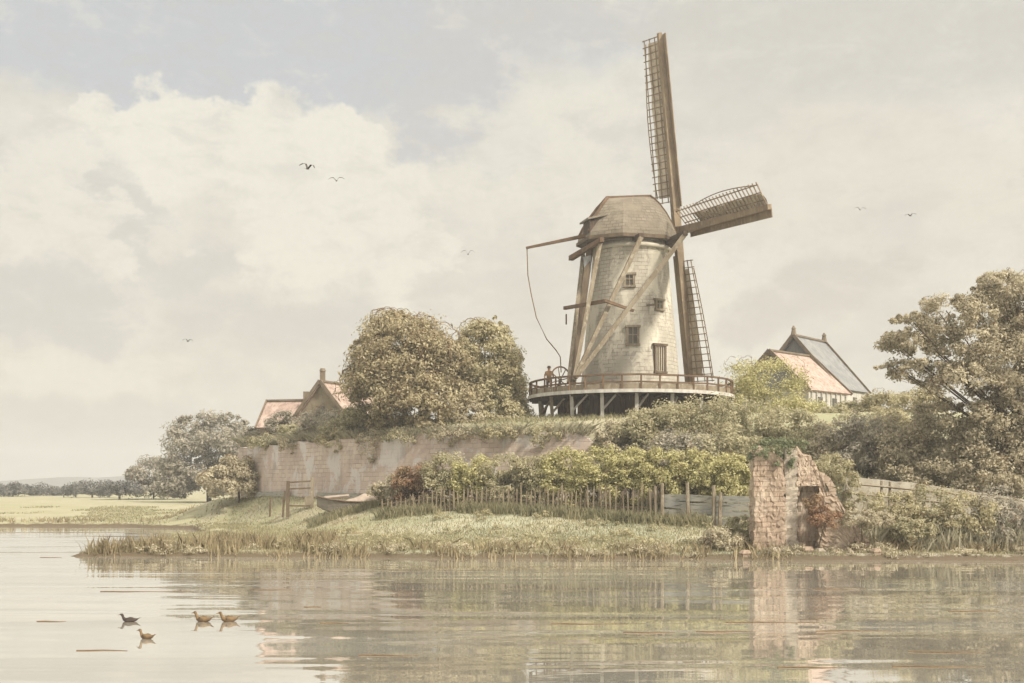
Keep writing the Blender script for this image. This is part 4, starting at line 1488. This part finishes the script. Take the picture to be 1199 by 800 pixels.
# pale low wall and post fence at the right
lw = MB()
rings = []
for k in range(25):
    px = 990 + k * 12
    Y = 55.5
    x = (px - CXP) / F * Y
    top = EYE - (np.interp(px, [990, 1080, 1200, 1290], [558, 567, 585, 593]) - HOR) / F * Y + rng.uniform(-.03, .03)
    rings.append([(x, Y - .14, 0.5), (x, Y - .14, top), (x, Y + .2, top + .02), (x, Y + .2, 0.5)])
lw.rings(rings)
tag(lw.build('garden_wall', M['low_wall']), 'pale low plastered wall below the brown bushes at the right', 'wall')
F0 = Vector((20, 53.8, 1.2))
rf_ = thing('post_fence', 'rough fence of paired bark posts in front of the pale low wall', 'fence', F0)
prev = None
for px in (1031, 1041, 1074, 1082, 1150, 1158, 1205):
    Y = 53.8
    x = (px - CXP) / F * Y
    z = hz(x, Y)
    topz = EYE - (np.interp(px, [1000, 1200], [560, 580]) - HOR) / F * Y
    mb = MB()
    mb.tube([Vector((x, Y, z - .2)) - F0, Vector((x + rng.uniform(-.05, .05), Y, topz)) - F0], 0.075, 6, 0.06)
    mb.build('post', M['wood_pale'], rf_)
for dz in (0.10, 0.55):
    rl = MB()
    rl.tube([Vector(((px - CXP) / F * 53.7, 53.7, EYE - (np.interp(px, [1000, 1200], [564, 584]) - HOR) / F * 53.7 - dz)) - F0 for px in (1000, 1050, 1100, 1150, 1200, 1240)], 0.05, 5, 0.04)
    rl.build('rail', M['wood_pale'], rf_)

# boat drawn up below the wall
Yb = 70.6
bx0, bx1 = P(371, 572, Yb).x, P(456, 572, Yb).x
bzs = hz((bx0 + bx1) / 2, Yb) - .36
bt = thing('boat', 'weathered grey flat boat with pinkish canvas lying below the rampart wall', 'boat', ((bx0 + bx1) / 2, Yb, bzs))
Lb = bx1 - bx0
rings = []
for k in range(13):
    f = k / 12
    x = -Lb / 2 + Lb * f
    wd = 0.75 * (1 - (1 - min(f / .45, 1)) ** 2.2) * (1 if f < .8 else 1 - (f - .8) * 1.1) + .03
    sheer = 0.62 + 0.38 * (1 - f) ** 3 + .10 * f ** 3
    keel = 0.42 * (1 - min(f / .3, 1)) ** 2
    rings.append([(x, -wd, sheer), (x, -wd * .8, keel + .08), (x, 0, keel), (x, wd * .8, keel + .08), (x, wd, sheer), (x, wd * .88, sheer - .02), (x, 0, keel + .12), (x, -wd * .88, sheer - .02)])
hl = MB()
hl.rings(rings)
hl.build('hull', M['boat'], bt)
gw_ = MB()
gw_.tube([(r[0][0], r[0][1] - .02, r[0][2] + .02) for r in rings], .05, 5)
gw_.build('gunwale', M['wood'], bt)
gw_ = MB()
gw_.tube([(r[4][0], r[4][1] + .02, r[4][2] + .02) for r in rings], .05, 5)
gw_.build('gunwale', M['wood'], bt)
tp = MB()
trs = []
for k in range(10):
    f = k / 9
    x = -Lb * .14 + Lb * .62 * f
    hgt_ = 0.66 + (0.55 * math.sin(min(f * 2.2, 1.57)) if f < .9 else .5) + .05 * math.sin(f * 17)
    trs.append([(x, -.74, .66), (x, -.40, .66 + (hgt_ - .66) * .75), (x, 0, hgt_), (x, .40, .66 + (hgt_ - .66) * .75), (x, .74, .66), (x, .3, .64), (x, -.3, .64)])
tp.rings(trs)
tp.build('canvas_cover', M['tarp'], bt)
ob = MB()
ob.tube([(-Lb * .38, -.3, .9), (-Lb * .05, -.2, 1.05)], .14, 6, .1)
ob.build('rolled_sail', M['tarp'], bt)

Yg = 74.0
g0 = P(352, 583, Yg)
gg = thing('landing_gate', 'small open timber gate frame standing on the meadow left of the boat', 'gate', (g0.x, Yg, hz(g0.x, Yg)))
for dx, hh, m_ in ((-.80, 1.95, 'wood'), (.70, 2.15, 'wood_pale')):
    mb = MB()
    mb.beam((dx, 0, -.3), (dx + .02, 0, hh), 0.18, 0.18)
    mb.build('post', M[m_], gg)
mb = MB()
mb.beam((-1.12, .05, -.3), (-1.0, .05, 1.35), 0.11, 0.11)
mb.build('stay', M['wood'], gg)
for z0_, z1_ in ((1.85, 1.95), (1.45, 1.52), (.42, .40)):
    mb = MB()
    mb.beam((-.85, -.02, z0_), (.75, -.02, z1_), 0.07, 0.10)
    mb.build('crossbar', M['wood'], gg)
mb = MB()
mb.box((.45, -.02, .72), (.36, .10, .55))
mb.build('panel', M['wood_pale'], gg)
for k, (px, Y, h_, lb) in enumerate(((316, 77.0, 1.2, 'thin mooring stake left of the timber gate'), (459, 67.2, 1.45, 'thick stake at the stern of the boat beside the fence end'))):
    x = (px - CXP) / F * Y
    mb = MB()
    mb.tube([(0, 0, -.3), (.03, 0, h_)], .07, 6, .055)
    o = mb.build('stake', M['wood'])
    o.location = (x, Y, hz(x, Y))
    tag(o, lb, 'stake')

# old boards along the foot of the wall (quay edge)
for k, (pa, pb, lb) in enumerate(((292, 338, 'low grey timber edging at the left end of the pink wall'), (372, 420, 'low grey timber edging behind the bow of the boat'), (420, 470, 'low grey timber edging between the boat and the fence end'))):
    ptsq = []
    for px in (pa, pb):
        Y = 80.0
        for _ in range(10):
            x = (px - CXP) / F * Y
            Y = float(ramp_front(x)) - 1.3
        ptsq.append(Vector((x, Y, hz(x, Y))))
    c = (ptsq[0] + ptsq[1]) / 2
    qb = MB()
    qb.beam(ptsq[0] - c + Vector((0, 0, .15)), ptsq[1] - c + Vector((0, 0, .15)), 0.12, 0.5)
    qo = qb.build('timber_edging', M['wood_grey'])
    qo.location = c
    tag(qo, lb, 'edging')

# ------------------------------------------------------------------ grass and reeds
def blades(name, pts, hmin, hmax, wid, m, seed, lean=0.35, label=None, cat=None):
    rng = np.random.default_rng(seed)
    n = len(pts)
    h = rng.uniform(hmin, hmax, n)
    a = rng.uniform(0, 2 * math.pi, n)
    side = np.stack([np.cos(a), np.sin(a) * .5, np.zeros(n)], 1) * wid * rng.uniform(.6, 1.3, n)[:, None]
    ln = rng.normal(size=(n, 2)) * lean
    up = np.stack([ln[:, 0] * h, ln[:, 1] * h, h], 1)
    mid = up * .55 - np.stack([ln[:, 0] * h * .22, ln[:, 1] * h * .22, 0 * h], 1)
    q = np.stack([pts - side, pts + side, pts + mid + side * .7, pts + up, pts + mid - side * .7], 1)
    o = npmesh(name, q, 5, m)
    tag(o, label, cat, kind='stuff')
    return o


def scatter(n, x0, x1, y0, y1, seed, cond=None):
    rng = np.random.default_rng(seed)
    x = rng.uniform(x0, x1, n)
    y = y0 + (y1 - y0) * rng.uniform(0, 1, n)
    z = height(x, y)
    k = z > 0.12
    if cond is not None:
        k &= cond(x, y, z)
    return np.stack([x, y, z - .03], 1)[k]


def infront(x, y, z):
    return (ramp_front(np.clip(x, -19.8, 69)) - y > 0.9) | (x < -20.8)


def patchy(th, s, sd):
    return lambda x, y, z: infront(x, y, z) & (vnoise(x, y, s, sd) > th)


g1 = scatter(60000, -18.6, 26, 47.2, 60, 1, patchy(-.9, 1.6, 21))
g2 = scatter(95000, -19.5, 14, 55, 89, 2, patchy(-.7, 2.2, 22))
g3 = scatter(40000, -60, -8, 74, 125, 3, patchy(0.0, 3.0, 23))
gall = np.concatenate([g1, g2])
blades('grass', gall, .05, .20, .020, M['grass'], 4, .4, 'short grey-green grass over the near bank and meadow', 'grass')
blades('meadow_grass', g3, .08, .22, .05, M['grass'], 14, .4, 'thin yellow-green grass of the far left meadow', 'grass')
rng = np.random.default_rng(61)
ff = []
for i in range(9000):
    t_ = rng.uniform()
    px = 440 + (885 - 440) * t_
    Y = np.interp(px, [448, 768, 880], [66.5, 58.3, 56.2]) + rng.normal() * .22 - .1
    x = (px - CXP) / F * Y
    if vnoise(x, Y, .9, 62) > -.35:
        ff.append((x, Y, float(height(x, Y)) - .03))
blades('fence_grass', np.array(ff), .2, .75, .026, M['grass'], 63, .35, 'tall rough grass along the foot of the fences', 'grass')
rng = np.random.default_rng(64)
bf = []
for i in range(2600):
    px = rng.uniform(362, 462)
    Y = 69.6 + rng.normal() * .25
    x = (px - CXP) / F * Y
    bf.append((x, Y, float(height(x, Y)) - .03))
blades('boat_grass', np.array(bf), .15, .55, .026, M['grass'], 65, .4, 'rough grass growing up against the hull of the flat boat', 'grass')
# rampart-top grass fringe hanging over the wall
rng = np.random.default_rng(6)
fr_pts = []
for i in range(14000):
    k = rng.integers(2, len(pts) - 4)
    p = pts[k] + (pts[k + 1] - pts[k]) * rng.uniform()
    if vnoise(p[0], p[1], 1.1, 31) < -.25:
        continue
    fr_pts.append((p[0] + rng.normal() * .15, p[1] - rng.uniform(-.9, .55), 5.9 + rng.uniform(-.1, .12)))
fr_pts = np.array(fr_pts)
blades('fringe_grass', fr_pts, .15, .65, .026, M['pale_reed'], 5, 1.1, 'shaggy brown grass hanging over the top of the rampart wall', 'grass')
g5 = scatter(16000, -19, 9, 66, 82, 8, lambda x, y, z: (z > 5.6))
blades('rampart_grass', g5, .12, .35, .035, M['grass'], 15, .5, 'tufted yellowish grass on the top of the rampart', 'grass')


def clumped(n_cl, per, x0, x1, yfun, seed, spread=.35):
    rng = np.random.default_rng(seed)
    out = []
    for i in range(n_cl):
        x = rng.uniform(x0, x1)
        y = yfun(x, rng)
        k = rng.integers(per // 2, per)
        xx = x + rng.normal(size=k) * spread
        yy = y + rng.normal(size=k) * spread * .6
        out.append(np.stack([xx, yy, np.maximum(height(xx, yy), -.12) - .03], 1))
    return np.concatenate(out)


r1 = clumped(64, 52, -17.6, -8.0, lambda x, r: r.uniform(50.1, 50.5 + (x + 18.6) * .40), 41)
blades('reeds', r1, .25, .80, .032, M['reed'], 42, .3, 'brown reeds on the low tongue of land at the left', 'reeds')
r2 = clumped(80, 34, -10, 11, lambda x, r: np.interp(x, [-10, 11], [49.6, 47.9]) + r.uniform(-.25, 1.6), 43, .35)
blades('shore_sedge', r2, .12, .62, .028, M['reed'], 44, .4, 'short sedge tufts along the near waterline', 'sedge')
r3 = clumped(80, 60, 14.3, 26, lambda x, r: r.uniform(49.8, 52.6), 45, .45)
blades('tall_sedge', r3, .55, 1.35, .034, M['pale_reed'], 46, .35, 'pale tall sedge in front of the low wall at the right', 'sedge')
r4 = clumped(26, 55, 14.5, 26, lambda x, r: 49.6 + r.uniform(-.25, .35), 47, .35)
blades('brown_sedge', r4, .25, .65, .032, M['reed'], 48, .6, 'brown drooping sedge along the foot of the right bank', 'sedge')
r5 = clumped(60, 20, -60, -22, lambda x, r: 87.4 + r.uniform(.2, 1.6), 49, .5)
blades('far_sedge', r5, .2, .5, .05, M['reed'], 50, .4, 'sedge fringe on the far shore at the left', 'sedge')

def ground_cover(name, n_cl, seed, leaf, label, x0, x1, yf):
    rng = np.random.default_rng(seed)
    lb = []
    while len(lb) < n_cl:
        x = rng.uniform(x0, x1)
        y = yf(x, rng)
        if infront(np.array(x), np.array(y), 0) and height(x, y) > .12:
            r_ = rng.uniform(.14, .42)
            lb.append((x, y, float(height(x, y)) + r_ * .25, r_ * 1.3, r_, r_ * rng.uniform(.35, .8)))
    q, _ = foliage_verts(lb, n_cl * 190, .05, rng, .45, 24)
    o = npmesh(name, q, 4, M[leaf])
    tag(o, label, 'weeds', kind='stuff')


ground_cover('weeds', 110, 71, 'leaf_olive', 'low olive weeds scattered over the near bank', -17, 14, lambda x, r: r.uniform(49.2, 60))
ground_cover('dock_weeds', 80, 72, 'leaf_brown', 'low brownish dock and dead weeds along the waterline', -17, 25, lambda x, r: np.interp(x, [-17, -10, 0, 8, 25], [50.3, 49.8, 48.9, 48.2, 47.6]) + abs(r.normal()) * .9)
ground_cover('pale_weeds', 70, 73, 'leaf_pale', 'pale flowering weeds on the grassy bank', -14, 12, lambda x, r: r.uniform(50, 64))

# ------------------------------------------------------------------ ducks, birds, drawn ripple lines
def duck_mesh(m):
    """one continuous body: hull, neck and head"""
    me_ = bpy.data.meshes.new('duck')
    bm = bmesh.new()
    chain = [((-.26, 0, .10), .02), ((-.20, 0, .075), .06), ((-.08, 0, .055), .10), ((.05, 0, .055), .105), ((.13, 0, .085), .07), ((.165, 0, .15), .042), ((.185, 0, .215), .040), ((.205, 0, .25), .052), ((.235, 0, .25), .040), ((.255, 0, .243), .02)]
    prev = None
    n = 12
    for p, r in chain:
        c = Vector(p)
        i = chain.index((p, r))
        a = Vector(chain[max(i - 1, 0)][0])
        b_ = Vector(chain[min(i + 1, len(chain) - 1)][0])
        d_ = (b_ - a).normalized()
        s = Vector((0, 1, 0))
        u = s.cross(d_)
        ring = [bm.verts.new(c + (s * math.cos(2 * math.pi * j / n) + u * math.sin(2 * math.pi * j / n) * .85) * r) for j in range(n)]
        if prev:
            for j in range(n):
                bm.faces.new((prev[j], prev[(j + 1) % n], ring[(j + 1) % n], ring[j]))
        else:
            bm.faces.new(ring[::-1])
        prev = ring
    bm.faces.new(prev)
    bmesh.ops.recalc_face_normals(bm, faces=bm.faces)
    bm.to_mesh(me_)
    bm.free()
    me_.polygons.foreach_set('use_smooth', [True] * len(me_.polygons))
    me_.materials.append(m)
    o = bpy.data.objects.new('body', me_)
    COL.objects.link(o)
    return o


def duck(px, py, rz, label, m, low=False, sc=1.0):
    Y = EYE * F / (py - HOR)
    p = P(px, py, Y)
    t_ = thing('duck', label, 'duck', (p.x, Y, -.0), rz, 'ducks on the river')
    t_.scale = (sc, sc, sc * (0.8 if low else 1))
    o = duck_mesh(m)
    o.parent = t_
    b_ = MB()
    b_.beam((.245, 0, .243), (.315, 0, .232), .05, .025, .045, .012)
    b_.build('bill', M['bill'], t_)
    for s_ in (-1, 1):
        w_ = MB()
        rr = []
        for k in range(5):
            f = k / 4
            x = .07 - .30 * f
            th = .055 * math.sin(math.pi * min(f + .18, 1)) + .006
            rr.append([(x, s_ * (.095 * (1 - f * .75)), .085 + th + .01), (x, s_ * (.118 * (1 - f * .72)), .085), (x, s_ * (.095 * (1 - f * .75)), .085 - th * .8)])
        w_.rings(rr)
        w_.build('wing', m, t_, True)
    tl = MB()
    tl.beam((-.235, 0, .098), (-.33, 0, .145), .09, .03, .03, .012)
    tl.build('tail', m, t_)
    return t_


duck(151, 728, math.radians(176), 'very dark duck lying low on the water, in line with the two brown ducks', M['duck_dark'], True, 0.78)
duck(237, 728, math.radians(172), 'brown duck with its head turned left beside the upright duck', M['duck'], False, 0.8)
duck(267, 728, math.radians(200), 'plump brown duck farthest right of the little flock, head high', M['duck'], False, 0.8)
duck(171, 748, math.radians(162), 'brown duck nearest to the viewer, below the dark duck', M['duck'], False, 0.66)


def bird(px, py, Y, span, bank, label, flap=.35, rz=0.0):
    p = P(px, py, Y)
    mb = MB()
    body = [(-.42, 0, 0, .02), (-.25, 0, .0, .07), (0, 0, .01, .10), (.2, 0, .02, .08), (.3, 0, .03, .055), (.4, 0, .02, .012)]
    rr = [[(x, y + r * math.cos(t_), z + r * .8 * math.sin(t_)) for t_ in [2 * math.pi * j / 8 for j in range(8)]] for x, y, z, r in body]
    mb.rings(rr)
    for s_ in (-1, 1):
        prof_ = [(0.0, .26, -.20, .0), (.35, .30, -.12, .6 * flap), (.7, .16, -.18, .55 * flap), (1.0, -.12, -.22, .25 * flap)]
        top = [[(xf, s_ * y, z + .015), (xb, s_ * y, z + .01), (xb, s_ * y, z - .012), (xf, s_ * y, z - .015)] for y, xf, xb, z in prof_]
        mb.rings(top)
    mb.add([(-.38, -.05, .01), (-.38, .05, .01), (-.62, .13, .0), (-.62, -.13, .0), (-.38, -.05, -.01), (-.38, .05, -.01), (-.62, .13, -.012), (-.62, -.13, -.012)],
           [(0, 1, 2, 3), (7, 6, 5, 4), (0, 4, 5, 1), (1, 5, 6, 2), (2, 6, 7, 3), (3, 7, 4, 0)])
    o = mb.build('bird', M['bird'])
    o.location = p
    o.scale = (span / 1.5,) * 3
    o.rotation_euler = (math.radians(bank), math.radians(-8), rz)
    tag(o, label, 'bird', 'birds in the sky')


bird(360, 198, 90, 1.0, 14, 'dark bird highest in the left sky, wings raised', .9, math.radians(70))
bird(394, 212, 92, 0.95, -4, 'dark bird just right of and below the highest left bird', .7, math.radians(100))
bird(548, 298, 100, 0.9, 0, 'small bird alone in the sky above the round tree', .9, math.radians(90))
bird(220, 400, 110, 0.75, 4, 'tiny bird low in the left sky', .7, math.radians(85))
bird(1007, 246, 100, 0.75, 6, 'tiny bird in the right sky, the left one of a pair', .7, math.radians(80))
bird(1066, 253, 100, 0.75, -8, 'tiny bird in the right sky, the right one of a pair', .6, math.radians(95))

rng = np.random.default_rng(404)
ripple_strokes = [(60, 728, 34), (172, 693, 110), (318, 691, 50), (366, 711, 20), (120, 762, 60), (392, 730, 34), (455, 768, 70), (690, 731, 90), (760, 741, 60), (850, 740, 70), (905, 729, 110), (1000, 739, 90), (945, 782, 70), (1100, 781, 110), (1110, 764, 90), (985, 691, 60), (1140, 716, 60), (60, 653, 26)]  # thin tubes added to draw ripple strokes on the water
for k, (px, py, ln) in enumerate(ripple_strokes):
    Y = EYE * F / (py - HOR)
    c = P(px, py, Y)
    L = ln / F * Y
    mb = MB()
    n = max(4, int(L / .3))
    mb.tube([((i / n - .5) * L, .035 * math.sin(i * 1.7 + k), .006 + .004 * math.sin(i)) for i in range(n + 1)], 0.013, 5, 0.005)
    o = mb.build('ripple_stroke', M['twig'])
    o.location = (c.x, Y, 0.0)
    o.rotation_euler = (0, 0, rng.uniform(-.02, .02))
    tag(o, 'thin brown stroke added flat on the pale river to draw a ripple', 'ripple line', 'ripple lines drawn on the river')

# ------------------------------------------------------------------ miller on the gallery
mp = P(643, 440, 73.0)
man = thing('person', 'person in a brown coat and dark cap standing at the left of the mill gallery', 'person', (mp.x, mp.y, 8.484), math.radians(-100))
me_ = bpy.data.meshes.new('body')
J = {'pel': ((0, 0, .92), .15), 'chest': ((.02, 0, 1.28), .17), 'neck': ((.03, 0, 1.48), .065), 'head': ((.05, 0, 1.60), .10), 'top': ((.05, 0, 1.70), .085),
     'lsh': ((.02, .20, 1.40), .075), 'lel': ((.06, .27, 1.13), .05), 'lwr': ((.28, .22, 1.02), .038), 'lha': ((.36, .20, 1.02), .035),
     'rsh': ((.02, -.20, 1.40), .075), 'rel': ((.06, -.27, 1.13), .05), 'rwr': ((.28, -.22, 1.02), .038), 'rha': ((.36, -.20, 1.02), .035),
     'lhi': ((0, .10, .86), .11), 'lkn': ((.03, .11, .48), .075), 'lan': ((0, .11, .09), .05), 'lto': ((.15, .12, .04), .04),
     'rhi': ((0, -.10, .86), .11), 'rkn': ((.03, -.11, .48), .075), 'ran': ((0, -.11, .09), .05), 'rto': ((.15, -.12, .04), .04)}
names = list(J)
edges = [('pel', 'chest'), ('chest', 'neck'), ('neck', 'head'), ('head', 'top'), ('chest', 'lsh'), ('lsh', 'lel'), ('lel', 'lwr'), ('lwr', 'lha'), ('chest', 'rsh'), ('rsh', 'rel'), ('rel', 'rwr'), ('rwr', 'rha'),
         ('pel', 'lhi'), ('lhi', 'lkn'), ('lkn', 'lan'), ('lan', 'lto'), ('pel', 'rhi'), ('rhi', 'rkn'), ('rkn', 'ran'), ('ran', 'rto')]
me_.from_pydata([J[n][0] for n in names], [(names.index(a), names.index(b_)) for a, b_ in edges], [])
body = bpy.data.objects.new('body', me_)
COL.objects.link(body)
body.parent = man
sk = body.modifiers.new('skin', 'SKIN')
for n, sv in zip(names, me_.skin_vertices[0].data):
    sv.radius = (J[n][1], J[n][1])
    sv.use_root = n == 'pel'
body.modifiers.new('sub', 'SUBSURF').levels = 2
body.modifiers['sub'].render_levels = 2
pm, t, b = mat('clothed_figure')
co = t.new('ShaderNodeTexCoord').outputs['Object']
x_, y_, z_ = t.xyz(co)
t.put(b.inputs['Base Color'], t.mix(t.math('GREATER_THAN', z_, 1.47), t.mix(t.math('GREATER_THAN', z_, .86), (0.09, 0.07, 0.055), (0.16, 0.095, 0.05)), (0.34, 0.21, 0.14)))
me_.materials.append(pm)
ht = MB()
ht.lathe([(.135, 1.655), (.135, 1.675), (.105, 1.68), (.10, 1.76), (.05, 1.79)], 14, (.05, 0, 0))
ht.build('cap', M['wood_dark'], man)

# ------------------------------------------------------------------ haze
hzb = MB()
hzb.box((0, 590, 19), (2640, 1460, 43))
hz_o = hzb.build('haze', None) if False else None
me_ = bpy.data.meshes.new('haze')
me_.from_pydata(hzb.v, [], hzb.f)
hm_ = bpy.data.materials.new('haze')
hm_.use_nodes = True
hn = hm_.node_tree
hn.nodes.remove(hn.nodes['Principled BSDF'])
pv = hn.nodes.new('ShaderNodeVolumePrincipled')
pv.inputs['Color'].default_value = (0.93, 0.93, 0.92, 1)
pv.inputs['Density'].default_value = 0.0009
pv.inputs['Anisotropy'].default_value = 0.2
hn.links.new(pv.outputs[0], hn.nodes['Material Output'].inputs['Volume'])
me_.materials.append(hm_)
haze = bpy.data.objects.new('haze', me_)
COL.objects.link(haze)
tag(haze, 'pale even haze over the river and meadows', 'haze', kind='stuff')
